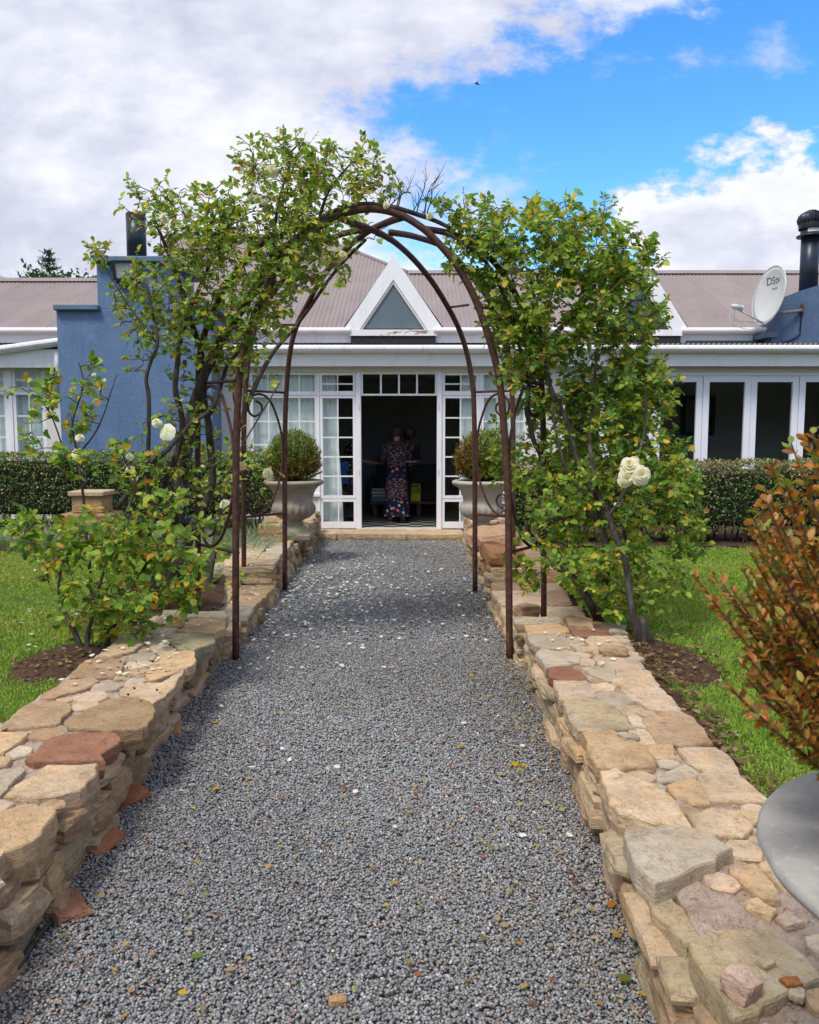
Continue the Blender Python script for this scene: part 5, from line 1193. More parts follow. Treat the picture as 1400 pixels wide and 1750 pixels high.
# ================================================================== ROSES
def stem_path(pts, r0, r1, name, parent, wob=.008, per=4, mat=None):
    P = smooth_path([p if isinstance(p, Vector) else atY(*p) for p in pts], per); n = len(P); out = []
    for i, p in enumerate(P):
        out.append(p + Vector((mnoise.noise(p * 4), mnoise.noise(p * 4 + Vector((9, 0, 0))), 0)) * wob)
    rad = [(r0 + (r1 - r0) * i / (n - 1)) * (1 + (.45 if name == 'stump' else .18) * mnoise.noise(out[i] * (22 if name == 'stump' else 9))) for i in range(n)]
    MB().tube(out, rad, 9).build(name, mat or M_bark, parent, True); return out
GREEN_R = [(.26, (.12, .23, .045)), (.30, (.20, .33, .055)), (.24, (.32, .43, .075)), (.12, (.50, .47, .08)), (.07, (.68, .47, .05)), (.01, (.34, .14, .05))]
GREEN_L = [(.22, (.13, .225, .05)), (.33, (.22, .345, .06)), (.25, (.35, .45, .085)), (.09, (.50, .43, .09)), (.06, (.64, .44, .06)), (.05, (.36, .17, .07))]
GREEN_B = [(.28, (.11, .21, .04)), (.34, (.20, .33, .05)), (.26, (.36, .46, .075)), (.07, (.64, .45, .05)), (.05, (.55, .30, .05))]
def grow(parent, stems, regions, palette, seed, leafsize=.052, per=(2, 4), singles=300, jitter=.2, bare=0.0):
    """twigs reach from the stems to points spread through the crown; compound rose leaves sit along them"""
    rg = np.random.default_rng(seed); nodes = [np.array(p) for s in stems for p in s]; lev = [0] * len(nodes)
    pts = []
    for (px, py, rx_, ry_, Y, dY, n) in regions:
        a = rg.uniform(0, 2 * math.pi, n); q = np.sqrt(rg.uniform(0, 1, n)) * rg.uniform(.82, 1.2, n)
        for i in range(n): pts.append(tuple(atY(px + rx_ * q[i] * math.cos(a[i]), py + ry_ * q[i] * math.sin(a[i]), Y + rg.normal() * dY * .55)))
    pts = np.array(pts); NA = np.array(nodes)
    dist = np.array([np.linalg.norm(NA - p, axis=1).min() for p in pts]); order = np.argsort(dist)
    tw = MB(); Lp = []; Ld = []; Ln = []; Ls = []
    for oi in order:
        p = pts[oi]; A = np.array(nodes); d = np.linalg.norm(A - p, axis=1) + .25 * np.maximum(0, A[:, 2] - p[2]); k = int(np.argmin(d)); q = A[k]; L = np.linalg.norm(p - q)
        if L < .02: continue
        m1 = q + (p - q) * .35 + rg.normal(0, .06, 3) * L + np.array([0, 0, .08 * L]); m2 = q + (p - q) * .7 + rg.normal(0, .06, 3) * L + np.array([0, 0, .06 * L])
        P = [q, m1, m2, p]; r0 = .0035 + .012 * min(1, L / .8) if lev[k] == 0 else .003 + .005 * min(1, L / .6)
        tw.tube(P, [r0, r0 * .8, r0 * .6, .0022], 5, False)
        for w in P[1:]: nodes.append(w); lev.append(lev[k] + 1)
        if rg.random() < bare: continue
        n = rg.integers(per[0], per[1] + 1); t = norm((p - m2)[None])[0]
        for c in range(n):
            f = rg.random(); o_ = p * f + m2 * (1 - f) if c else p
            out = norm((t * .5 + rg.normal(0, .8, 3) + np.array([0, -.15, .15]))[None])[0]; up = norm((np.array([0, -.35, 1]) + rg.normal(0, .45, 3))[None])[0]
            rl = rg.uniform(.05, .09) * leafsize / .052; side = np.cross(out, up); side /= max(1e-6, np.linalg.norm(side))
            tip = o_ + out * rl
            tw.tube([o_, tip], [.0014, .001], 3, False)
            prs = [(tip, out, 1.1)]
            for f2, sc in ((.85, 1.0), (.42, .85)):
                for sg in (-1, 1): prs.append((o_ + out * rl * f2, out * .45 + side * sg, sc))
            if rg.random() < .35: prs = prs[:3]
            for b_, dd, sc in prs:
                Lp.append(b_); Ld.append(dd + np.array([0, 0, -.18]) + rg.normal(0, .12, 3)); Ln.append(up + rg.normal(0, .3, 3)); Ls.append(leafsize * sc * rg.uniform(.55, 1.4))
    t_ = tw.build('twigs', M_twig, parent, True); t_['kind'] = 'stuff'
    n = len(Lp); Ls = np.array(Ls); C = leafcol(n, palette, jitter)
    leaf_set(np.array(Lp), np.array(Ld), np.array(Ln), Ls, Ls * rg.uniform(.72, .92, n), C, M_leaf, parent, singles)
    return np.array(nodes)
def rose_flower(parent, p, r, col=(.80, .79, .66), heart=(.80, .62, .32), rings=3, face=None, petals=None, name='flower'):
    f = Vector(face) if face else Vector((random.uniform(-.5, .5), -1, random.uniform(.1, .8))); f.normalize(); a = f.orthogonal().normalized(); b = f.cross(a)
    V = []; Q = []; C = []
    for ri in range(rings):
        n = petals or (7, 6, 5, 4)[ri]; rad = r * (1, .78, .55, .34)[ri]; lift = (0.05, .30, .62, .9)[ri]; off = random.random() * 6
        for k in range(n):
            t = off + 2 * math.pi * k / n + random.uniform(-.15, .15); base = len(V); rr = rad * random.uniform(.88, 1.12); wd = math.pi / n * 1.45
            for i in range(4):
                s = i / 3
                for j in range(4):
                    e = (j / 3 - .5) * 2; ang = t + e * wd * (.35 + .65 * math.sin(min(1, s * 1.15) * math.pi * .62)); rad_s = rr * s * (1 - .13 * e * e * s)
                    h = r * (lift * s * (.7 if ri else .35) - (.28 if ri == 0 else .12) * s * s * s + .08 * (1 - e * e) + .05 * mnoise.noise((k, i * 2 + ri, j * 2))) 
                    V.append(Vector(p) + (a * math.cos(ang) + b * math.sin(ang)) * rad_s + f * (h + .02 * r * ri)); m = min(1, (1 - s) * (.75 if ri else 1.0)) ** 1.3
                    C.append([col[q] * (1 - m) + heart[q] * m for q in range(3)])
            Q += [(base + i * 4 + j, base + i * 4 + j + 1, base + i * 4 + j + 5, base + i * 4 + j + 4) for i in range(3) for j in range(3)]
    return part_np(name, np.array([tuple(q) for q in V]), M_petal, parent, quads=Q, col=np.array(C), smooth=True)
def flowers(parent, lst, Y, nodes=None):
    for e in lst:
        px, py, r = e[:3]; kind = e[3] if len(e) > 3 else 'w'; p = atY(px, py, e[4] if len(e) > 4 else Y); rr = r * random.uniform(.78, .95) / FPX * p.y
        if nodes is not None and len(nodes):
            q = nodes[int(np.argmin(np.linalg.norm(nodes - np.array(p), axis=1)))]; m = (Vector(q) + p) / 2 + Vector((0, 0, .02)); MB().tube([q, m, p], [.003, .0026, .0024], 5).build('flower_stalk', M_twig, parent, True)
        if kind == 'o': rose_flower(parent, p, rr, (.84, .84, .80), (.84, .80, .45), 1, (-.2, -1, .3), 5)
        elif kind == 'p': rose_flower(parent, p, rr, (.82, .66, .44), (.78, .42, .16), 3)
        else: rose_flower(parent, p, rr, rings=4)

# --- the climber on the right
rr_ = thing('climbing_rose', 'dense climbing rose with grey stems and one cluster of three cream blooms', 'rose', onz(1088, 1105, .26))
b1, b2 = onz(1090, 1110, .22), onz(1026, 1068, .22)
S = []
S.append(stem_path([b1, (1086, 1075, 5.1), (1078, 1030, 5.15), (1067, 957, 5.2), (1055, 921, 5.25), (1040, 882, 5.3), (1025, 853, 5.35), (1016, 814, 5.4), (1009, 766, 5.5), (1010, 719, 5.6), (1016, 650, 5.7), (1020, 580, 5.8), (1030, 500, 5.9)], .025, .008, 'stem', rr_, .016))
S.append(stem_path([b1 + Vector((.05, .02, 0)), (1100, 1085, 5.12), (1092, 1055, 5.15)], .062, .03, 'stump', rr_, .03))
S.append(stem_path([b2, (1026, 1040, 5.5), (1031, 1016, 5.5), (1037, 957, 5.5), (1028, 897, 5.5), (1019, 847, 5.52), (999, 820, 5.55), (981, 766, 5.6), (975, 734, 5.65), (960, 698, 5.7), (942, 665, 5.75), (930, 610, 5.8), (920, 540, 5.85), (905, 470, 5.9)], .026, .012, 'stem', rr_))
S.append(stem_path([b2 + Vector((-.03, .0, 0)), (1014, 1040, 5.55), (981, 989, 5.6), (960, 963, 5.65), (942, 921, 5.7), (927, 882, 5.8), (924, 853, 5.85), (927, 808, 5.9), (924, 778, 5.92), (912, 755, 5.92), (906, 725, 5.92), (900, 698, 5.92), (905, 659, 5.92), (890, 600, 5.9), (872, 530, 5.85), (840, 460, 5.8), (800, 420, 5.75), (760, 396, 5.72)], .028, .010, 'stem', rr_))
S.append(stem_path([(1028, 897, 5.5), (1016, 885, 5.45), (993, 838, 5.45), (969, 805, 5.5), (957, 766, 5.5), (950, 730, 5.55), (945, 690, 5.6)], .014, .007, 'stem', rr_))
S.append(stem_path([(981, 989, 5.6), (948, 971, 5.7), (935, 955, 5.75), (920, 930, 5.8)], .013, .008, 'stem', rr_))
S.append(stem_path([(1040, 882, 5.3), (1062, 850, 5.3), (1085, 800, 5.35), (1100, 740, 5.5), (1105, 660, 5.6)], .012, .006, 'stem', rr_))
REG_R = [(880, 405, 105, 62, 5.9, .5, 95), (1000, 420, 85, 75, 5.9, .5, 95), (815, 425, 55, 65, 5.8, .35, 40), (950, 520, 130, 90, 5.9, .5, 170), (1060, 525, 75, 90, 6.0, .4, 90), (1000, 640, 130, 80, 6, .45, 140), (890, 590, 45, 80, 5.9, .4, 45), (1085, 690, 68, 85, 5.9, .4, 75), (1090, 820, 95, 90, 5.75, .4, 105), (1000, 880, 95, 75, 5.6, .35, 50), (1065, 985, 95, 60, 5.4, .3, 75), (905, 960, 40, 40, 5.8, .2, 12), (930, 770, 55, 90, 6.2, .4, 40), (1108, 430, 25, 38, 5.9, .2, 12), (1168, 900, 35, 90, 5.6, .3, 28), (850, 770, 25, 60, 6.6, .3, 14), (770, 360, 25, 35, 5.8, .2, 8), (1000, 770, 90, 70, 5.9, .35, 50), (960, 860, 60, 80, 5.9, .3, 40)]
NR = grow(rr_, S, [(*e[:6], int(e[6] * 1.25)) for e in REG_R], GREEN_R, 5, .041, (3, 5), 300)
flowers(rr_, [(1076, 796, 19, 'w', 5.1), (1096, 812, 20, 'w', 5.06), (1070, 818, 19, 'w', 5.08), (1086, 786, 9, 'p', 5.16), (1054, 862, 6), (735, 368, 9, 'w', 5.7)], 5.3, NR)

# --- the climber on the left
rl = thing('climbing_rose', 'open leggy climbing rose trained over the arch in front of the blue chimney', 'rose', onz(262, 1020, .26))
b3 = onz(262, 1030, .24); b4 = onz(292, 1002, .24); S = []
S.append(stem_path([b3, (268, 1000, 5.9), (283, 954, 5.9), (300, 889, 5.95), (311, 831, 6.0), (320, 760, 6.0), (326, 717, 6.0), (337, 674, 6.0), (354, 631, 6.0), (374, 594, 6.0), (392, 562, 6.0), (425, 510, 5.95), (462, 455, 5.9), (500, 415, 5.8), (545, 378, 5.75), (600, 352, 5.72), (660, 352, 5.7), (730, 372, 5.72), (770, 390, 5.75)], .056, .013, 'stem', rl, .02))
S.append(stem_path([b4, (298, 985, 6.3), (312, 962, 6.3), (318, 940, 6.3)], .09, .05, 'stump', rl))
S.append(stem_path([(312, 962, 6.3), (330, 900, 6.3), (350, 860, 6.3), (362, 800, 6.4), (352, 700, 6.3), (345, 620, 6.2), (330, 560, 6.1), (310, 500, 6.0), (290, 440, 5.95), (270, 390, 5.9)], .042, .011, 'stem', rl, .02))
S.append(stem_path([(283, 954, 5.9), (285, 900, 5.85), (276, 846, 5.85), (300, 790, 5.8), (312, 720, 5.8), (300, 660, 5.8), (305, 600, 5.85), (320, 540, 5.9), (350, 470, 5.9), (380, 410, 5.9), (400, 350, 5.85)], .030, .009, 'stem', rl, .02))
S.append(stem_path([(200, 868, 5.5), (243, 811, 5.6), (286, 769, 5.7), (329, 723, 5.75), (360, 700, 5.8), (374, 669, 5.85), (389, 623, 5.9), (408, 600, 5.9), (440, 540, 5.95), (470, 480, 5.9)], .018, .012, 'stem', rl))
S.append(stem_path([(262, 960, 5.7), (254, 900, 5.65), (254, 846, 5.6), (253, 760, 5.6), (254, 680, 5.6), (250, 646, 5.6), (260, 611, 5.6), (269, 588, 5.6), (262, 540, 5.65), (250, 480, 5.7)], .018, .009, 'stem', rl))
S.append(stem_path([(269, 588, 5.6), (225, 530, 5.6), (200, 490, 5.6), (178, 455, 5.6)], .007, .003, 'stem', rl))
S.append(stem_path([(462, 455, 5.9), (470, 390, 5.85), (480, 330, 5.8), (500, 270, 5.8)], .016, .005, 'stem', rl))
S.append(stem_path([(545, 378, 5.75), (560, 330, 5.75), (590, 290, 5.75), (620, 262, 5.75)], .012, .004, 'stem', rl))
REG_L = [(475, 295, 78, 68, 5.8, .45, 62), (560, 315, 85, 70, 5.8, .4, 60), (625, 285, 28, 48, 5.8, .3, 12), (340, 375, 78, 62, 5.9, .45, 52), (258, 350, 55, 48, 5.9, .3, 20), (420, 430, 110, 80, 5.9, .5, 115), (300, 490, 90, 62, 5.9, .4, 62), (520, 430, 60, 65, 6.1, .5, 42), (335, 565, 90, 48, 5.9, .4, 45), (222, 520, 40, 52, 5.8, .3, 15), (455, 535, 55, 45, 6.1, .4, 22), (172, 440, 28, 22, 5.7, .2, 6), (290, 745, 55, 50, 5.8, .3, 18), (350, 780, 40, 60, 6.2, .4, 10), (345, 650, 60, 50, 5.95, .3, 12), (300, 820, 60, 50, 5.7, .3, 12), (230, 600, 40, 40, 5.7, .2, 6), (395, 610, 45, 40, 6.0, .3, 12), (445, 505, 55, 75, 5.52, .12, 34), (515, 400, 50, 45, 5.52, .12, 22), (420, 590, 28, 45, 5.52, .1, 10), (640, 325, 55, 32, 5.75, .2, 9)]
NL = grow(rl, S, [(*e[:6], int(e[6] * 1.75)) for e in REG_L], GREEN_L, 6, .037, (2, 4), 300, bare=.14)
# the bare dark twigs by the top of the arch
tw = MB(); rgb_ = random.Random(3)
def fork(p, d, l, r_, lev):
    pts = [p]
    for q in range(4): d = (d + Vector((rgb_.uniform(-.4, .4), rgb_.uniform(-.4, .4), rgb_.uniform(-.25, .35)))).normalized(); pts.append(pts[-1] + d * l / 4)
    tw.tube(pts, [r_, r_ * .85, r_ * .72, r_ * .6, r_ * .45], 5, False)
    if lev:
        for q in (1, 2, 3, 4):
            if rgb_.random() < .8: fork(pts[q], (d + Vector((rgb_.uniform(-1, 1), rgb_.uniform(-.8, .8), rgb_.uniform(-.3, .8)))).normalized(), l * rgb_.uniform(.4, .7), r_ * .55, lev - 1)
for k in range(9):
    a_ = rgb_.uniform(640, 735); fork(atY(a_, 356 + (a_ - 640) * .16, 5.72), Vector((rgb_.uniform(-.2, .8), rgb_.uniform(-.3, .3), .8)).normalized(), rgb_.uniform(.10, .24), .0055, 2)
tw.build('bare_twigs', M_bark, rl, True)['kind'] = 'stuff'
flowers(rl, [(465, 292, 14), (440, 340, 9), (430, 336, 8), (280, 374, 10), (505, 222, 6), (450, 345, 8), (392, 512, 5), (586, 436, 9, 'w', 7.0), (285, 738, 19, 'o', 5.5), (268, 722, 10, 'w', 5.5), (458, 290, 9), (660, 350, 7)], 5.55, NL)

# --- the rose at the back foot of the arch
rb = thing('climbing_rose', 'slender grey rose climbing the rear of the arch behind the scrolled panel', 'rose', onz(349, 1014, .2))
S = [stem_path([onz(350, 1020, .15), (360, 974, 7.3), (371, 917, 7.4), (383, 860, 7.5), (395, 800, 7.6), (412, 720, 7.8), (443, 646, 7.9), (466, 603, 8.0), (486, 580, 8.05), (505, 560, 8.05), (540, 510, 7.9), (580, 455, 7.4), (625, 410, 6.8)], .034, .012, 'stem', rb),
     stem_path([(383, 860, 7.5), (372, 830, 7.4), (400, 790, 7.4), (420, 750, 7.5), (450, 700, 7.6), (478, 655, 7.8)], .012, .006, 'stem', rb), stem_path([(412, 720, 7.8), (400, 680, 7.7), (405, 640, 7.7), (420, 600, 7.7)], .012, .005, 'stem', rb)]
NB = grow(rb, S, [(385, 800, 45, 65, 7.3, .4, 26), (440, 800, 40, 40, 7.4, .3, 14), (360, 900, 30, 50, 7.0, .3, 10), (560, 455, 50, 40, 7.4, .4, 16), (440, 650, 40, 50, 7.7, .3, 8), (640, 400, 60, 20, 6.7, .3, 10), (420, 985, 30, 12, 7.3, .2, 5)], GREEN_L, 8, .05, (1, 3), 60, bare=.3)
flowers(rb, [(350, 826, 9), (383, 860, 10), (414, 795, 10, 'p', 6.6), (458, 810, 11), (375, 969, 11, 'w', 6.6), (345, 800, 8), (334, 950, 8, 'w', 6.0)], 7.0, NB)

# --- the bush in front on the left
rbush = thing('rose_bush', 'low yellow green rose bush with tall shoots growing behind the wall', 'rose', onz(142, 1115, .26))
b5 = onz(142, 1120, .24)
S = [stem_path([b5, (130, 1085, 4.95), (112, 1050, 5.0), (100, 1010, 5.0), (108, 960, 5.05)], .020, .007, 'stem', rbush), stem_path([b5 + Vector((.04, 0, 0)), (150, 1090, 4.95), (160, 1050, 5.0), (170, 1000, 5.0), (185, 950, 5.05)], .018, .007, 'stem', rbush),
     stem_path([b5 + Vector((.1, .1, 0)), (190, 1080, 5.1), (215, 1030, 5.1), (240, 980, 5.2), (270, 930, 5.3)], .018, .007, 'stem', rbush),
     stem_path([(160, 1050, 5.0), (152, 960, 5.3), (145, 880, 5.45), (138, 820, 5.5), (130, 760, 5.55), (125, 720, 5.6), (142, 660, 5.6), (134, 620, 5.6)], .013, .004, 'stem', rbush), stem_path([(138, 820, 5.5), (115, 790, 5.55), (100, 740, 5.6), (75, 690, 5.6), (40, 665, 5.6)], .008, .003, 'stem', rbush),
     stem_path([(130, 780, 5.55), (160, 745, 5.6), (180, 700, 5.6), (200, 640, 5.6)], .007, .003, 'stem', rbush), stem_path([(185, 950, 5.05), (215, 880, 5.3), (232, 830, 5.4), (215, 790, 5.45), (205, 770, 5.5)], .01, .004, 'stem', rbush)]
NBU = grow(rbush, S, [(205, 965, 130, 80, 5.0, .35, 105), (100, 925, 80, 45, 5.15, .3, 24), (270, 900, 70, 60, 5.3, .3, 30), (180, 1050, 90, 40, 4.95, .2, 26), (150, 690, 40, 58, 5.6, .12, 13), (65, 660, 40, 24, 5.6, .1, 8), (85, 745, 50, 45, 5.6, .15, 11), (220, 800, 50, 40, 5.5, .2, 14), (325, 1022, 30, 25, 5.15, .1, 7), (130, 800, 30, 30, 5.5, .1, 7), (40, 905, 40, 25, 5.2, .2, 7)], GREEN_B, 9, .048, (2, 4), 300)
flowers(rbush, [(135, 776, 15), (137, 748, 10), (222, 780, 8), (222, 800, 8), (230, 818, 8), (160, 640, 4), (178, 650, 4)], 5.45, NBU)

# ================================================================== URNS AND CLIPPED BUSHES
UP = [(.0, 0), (.215, 0), (.215, .055), (.20, .062), (.185, .075), (.17, .105), (.125, .15), (.10, .185), (.095, .205), (.115, .222), (.19, .255), (.245, .305), (.262, .36), (.255, .405), (.232, .44), (.228, .475), (.238, .53), (.262, .585), (.30, .628), (.345, .652), (.362, .668), (.366, .685), (.358, .70), (.335, .71), (.30, .706), (.285, .69), (.28, .655)]
UP2 = UP[:14] + [(.22, .45), (.21, .49), (.215, .54), (.235, .59), (.28, .635), (.345, .662), (.366, .672), (.371, .684), (.366, .697), (.35, .703), (.30, .712), (.268, .715), (.262, .708), (.255, .69), (.25, .655)]
def fine_prof(P):
    out = []
    for (a, b), (c, d) in zip(P, P[1:]): out += [(a, b), ((a + c) / 2, (b + d) / 2)]
    return out + [P[-1]]
def urn(label, loc, mat, s=1.0, gad=.013, seg=96, UP=UP, sz=1.0):
    UP = [(r, z * sz) for r, z in UP]
    u_ = thing('stone_urn', label, 'urn', loc)
    def mod(r, z, t):
        k = gad * max(0, 1 - abs(z / s - .34) / .11) * math.cos(20 * t) + gad * .45 * max(0, 1 - abs(z / s - .54) / .1) * math.cos(20 * t); return k * s + .004 * mnoise.noise((math.cos(t) * 4 * r, math.sin(t) * 4 * r, z * 9))
    m = MB().lathe([(r * s, z * s) for r, z in fine_prof(UP[6:])], loc, seg, mod); m.build('bowl', mat, u_, True)
    f = MB(); f.lathe([(r * s, z * s) for r, z in UP[2:7]], loc, seg); f.box(loc[0] - .215 * s, loc[0] + .215 * s, loc[1] - .215 * s, loc[1] + .215 * s, loc[2] - .01, loc[2] + .058 * s, .008); f.build('foot', mat, u_, False)
    MB().lathe([(.27 * s, .665 * s * sz), (.15 * s, .675 * s * sz), (0, .68 * s * sz)], loc, 32).build('soil', M_soil, u_, True); return u_
ul = Vector((atY(502, 840, 9.95).x, 9.95, .325)); ur = Vector((atY(824, 840, 9.9).x, 9.9, .325)); uf = Vector((.95, 1.15, .33))
urn('weathered lichen stained stone urn on the wall beside the rusty chain', ul, M_urn_old); urn('pale grey fluted stone urn on the wall beside the boulders', ur, M_urn_grey); urn('smooth cement urn cut off by the frame in the foreground', uf, M_urn_fore, s=1.09, gad=.002, UP=UP2, sz=.825)
def clipped_bush(label, c, rx_, rz, n_shoots, leafL, cols, seed, singles, lpn=26, emax=1.55, t0=.38, shell=0):
    b = thing('box_bush', label, 'bush', c); rg = np.random.default_rng(seed); P = []; D = []; N = []; Ls = []; Cc = []; tw = MB()
    for k in range(n_shoots):
        a = rg.uniform(0, 2 * math.pi); e = math.acos(1 - emax * rg.random()); d = np.array([math.sin(e) * math.cos(a), math.sin(e) * math.sin(a), math.cos(e)])
        R0 = rg.uniform(.78, 1.12); tip = np.array(c) + np.array([0, 0, rz * .72]) + d * np.array([rx_, rx_, rz]) * R0; base = np.array(c) + np.array([d[0] * .05, d[1] * .05, .02])
        mid = (tip * .55 + base * .45) + np.array([d[0], d[1], -.15]) * .10 * rx_; ts = np.linspace(0, 1, 9)
        Q = [(1 - t) ** 2 * base + 2 * t * (1 - t) * mid + t * t * tip for t in ts]; tw.tube(Q, [.004 - .0003 * i for i in range(9)], 4, False)
        t = (t0 + (1 - t0) * (np.arange(lpn) + rg.random(lpn)) / lpn)[:, None]; p = (1 - t) ** 2 * base + 2 * t * (1 - t) * mid + t * t * tip; tg = norm(2 * (1 - t) * (mid - base) + 2 * t * (tip - mid))
        sd = norm(np.cross(tg, rg.normal(size=(lpn, 3)))); P += list(p); D += list(tg * rg.uniform(.5, 1.1, (lpn, 1)) + sd); N += list(np.cross(sd, tg) * .3 + tg * .2 - sd * .1 + rg.normal(0, .4, (lpn, 3)) + np.array([0, 0, .4])); Ls += list(leafL * rg.uniform(.7, 1.2, lpn)); qq = (p - np.array(c)) / np.array([rx_, rx_, rz]); Cc += [cols(rg, qq[i], 0) for i in range(lpn)]
    tw.build('twigs', M_twig, b, True)['kind'] = 'stuff'
    for k in range(shell):
        d = norm(rg.normal(size=3)[None])[0]
        if d[2] < -.62: continue
        q = np.array(c) + np.array([0, 0, rz * .78]) + d * np.array([rx_, rx_, rz]) * (rg.uniform(.72, 1.0) + .10 * mnoise.noise(Vector(d * 4)))
        P.append(q); D.append(d * .8 + rg.normal(0, .6, 3) + np.array([0, 0, .5])); N.append(d + rg.normal(0, .5, 3)); Ls.append(leafL * rg.uniform(.9, 1.5)); Cc.append(cols(rg, (q - np.array(c)) / np.array([rx_, rx_, rz]), 1))
    Ls = np.array(Ls); leaf_set(P, D, N, Ls, Ls * .62, np.clip(np.array(Cc), .005, .8), M_box, b, singles); return b
def pick(rg, opts): return np.array(opts[rg.integers(len(opts))]) * rg.uniform(.65, 1.3)
G_ = [(.16, .23, .03), (.21, .28, .035), (.12, .18, .03)]; RU = [(.26, .11, .03), (.30, .15, .04), (.20, .09, .03), (.22, .18, .035)]
clipped_bush('round clipped bush, green above and rusty below, in the weathered urn', ul + Vector((0, 0, .68)), .335, .36, 460, .022, lambda rg, q, t: pick(rg, G_) if q[2] + rg.normal() * .25 > .75 + .35 * q[0] else pick(rg, G_ + RU), 41, 0, 26, shell=5200)
clipped_bush('round clipped bush with a rusty side in the pale fluted urn', ur + Vector((0, 0, .68)), .34, .36, 440, .022, lambda rg, q, t: pick(rg, G_) if q[0] + rg.normal() * .3 > -.25 else pick(rg, G_[:1] + RU), 42, 0, 26, shell=4600)
RUF = [(.60, .24, .05), (.46, .16, .035), (.52, .22, .045), (.34, .12, .03), (.36, .26, .045), (.26, .27, .045), (.19, .24, .04), (.56, .31, .09), (.28, .13, .04)]
clipped_bush('out of focus copper orange bush in the foreground urn', uf + Vector((-.035, .03, .59)), .44, .445, 470, .019, lambda rg, q, t: pick(rg, RUF), 43, 300, 54, 1.08, .50)

# ================================================================== HEDGES AND BEDS
def hedge(label, x0, x1, y0, y1, z0, z1, n, seed, fl):
    h = thing('hedge', label, 'hedge', ((x0 + x1) / 2, (y0 + y1) / 2, z0)); rg = np.random.default_rng(seed)
    nx, nz = 40, 10; V = []; prof = lambda t: (y0 + .10 + .05 * math.sin(t * 3))
    m = MB(); m.box(x0 + .08, x1 - .08, y0 + .14, y1 - .08, z0 + .22, z1 - .12, .05); m.build('shade_core', simple('hedge_shade_twigs_%d' % seed, (.018, .020, .010), .95, .5, 20), h)  # solid twig mass; its near-black colour stands in for the hedge's inner shade
    tw = MB()
    for k in range(int((x1 - x0) * 14)):
        x = rg.uniform(x0 + .1, x1 - .1); y = rg.uniform(y0 + .15, y1 - .1); tw.tube([(x, y, z0 - .02), (x + rg.normal() * .05, y + rg.normal() * .04, z0 + .25), (x + rg.normal() * .15, y + rg.normal() * .08, z0 + .55)], [.012, .009, .006], 5, False)
    tw.build('stems', M_bark, h, True)['kind'] = 'stuff'
    w = np.array([(z1 - z0) * (x1 - x0), (y1 - y0) * (x1 - x0), .45 * (z1 - z0) * (y1 - y0)]); w /= w.sum(); f = rg.choice(3, n, p=w)
    x = rg.uniform(x0, x1, n); y = rg.uniform(y0, y1, n); z = z0 + .12 + (z1 - z0 - .12) * rg.random(n) ** .8; dep = np.abs(rg.normal(0, .055, n)); nr = np.zeros((n, 3))
    bump = np.array([.05 * mnoise.noise((a * 2.2, b * 2.2, c * 2.2 + seed)) for a, b, c in zip(x, y, z)])
    m0 = f == 0; y[m0] = y0 + dep[m0] + bump[m0] + .07 * np.maximum(0, (z0 + .4 - z[m0]) / .4); nr[m0] = (0, -1, .45)
    m1 = f == 1; z[m1] = z1 - dep[m1] + bump[m1]; nr[m1] = (0, -.2, 1)
    m2 = f == 2; sg = rg.random(n) < .5; x[m2] = np.where(sg[m2], x0 + dep[m2], x1 - dep[m2]); nr[m2] = np.stack([np.where(sg[m2], -1, 1), -.2 * np.ones(m2.sum()), .4 * np.ones(m2.sum())], 1)
    P = np.stack([x, y, z], 1); D = rvec(n) + np.array([0, 0, .5]); N = nr + rvec(n) * .8; L = rg.uniform(.022, .040, n)
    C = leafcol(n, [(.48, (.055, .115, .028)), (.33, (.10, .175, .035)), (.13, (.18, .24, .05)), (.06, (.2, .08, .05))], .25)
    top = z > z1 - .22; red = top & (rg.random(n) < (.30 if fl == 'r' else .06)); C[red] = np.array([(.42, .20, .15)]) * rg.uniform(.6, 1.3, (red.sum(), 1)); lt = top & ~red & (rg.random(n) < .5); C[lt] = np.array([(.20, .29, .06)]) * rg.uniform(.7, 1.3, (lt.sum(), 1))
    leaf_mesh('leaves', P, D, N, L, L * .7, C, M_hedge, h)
    k = int(n * .03); s = rg.choice(np.where(nr[:, 1] < 0)[0], k); sel = s[(P[s, 2] > z0 + .35) & (np.array([mnoise.noise((P[q, 0] * 1.3, P[q, 2] * 2, seed)) for q in s]) > -.12)]
    leaf_mesh('blossom', P[sel] + norm(nr[sel]) * .03, rvec(len(sel)) + np.array([0, -.5, .3]), nr[sel] + rvec(len(sel)) * .5, np.full(len(sel), .026), np.full(len(sel), .026), leafcol(len(sel), [(.6, (.75, .66, .62)), (.4, (.62, .36, .30))], .1), M_petal, h)
HZ = LAWN_Z
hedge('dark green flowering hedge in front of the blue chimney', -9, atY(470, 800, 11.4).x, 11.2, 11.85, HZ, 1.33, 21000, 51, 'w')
hedge('reddish topped hedge in front of the folding glass doors', atY(868, 850, 9.9).x, 8.5, 9.75, 10.55, HZ, 1.26, 21000, 52, 'r')
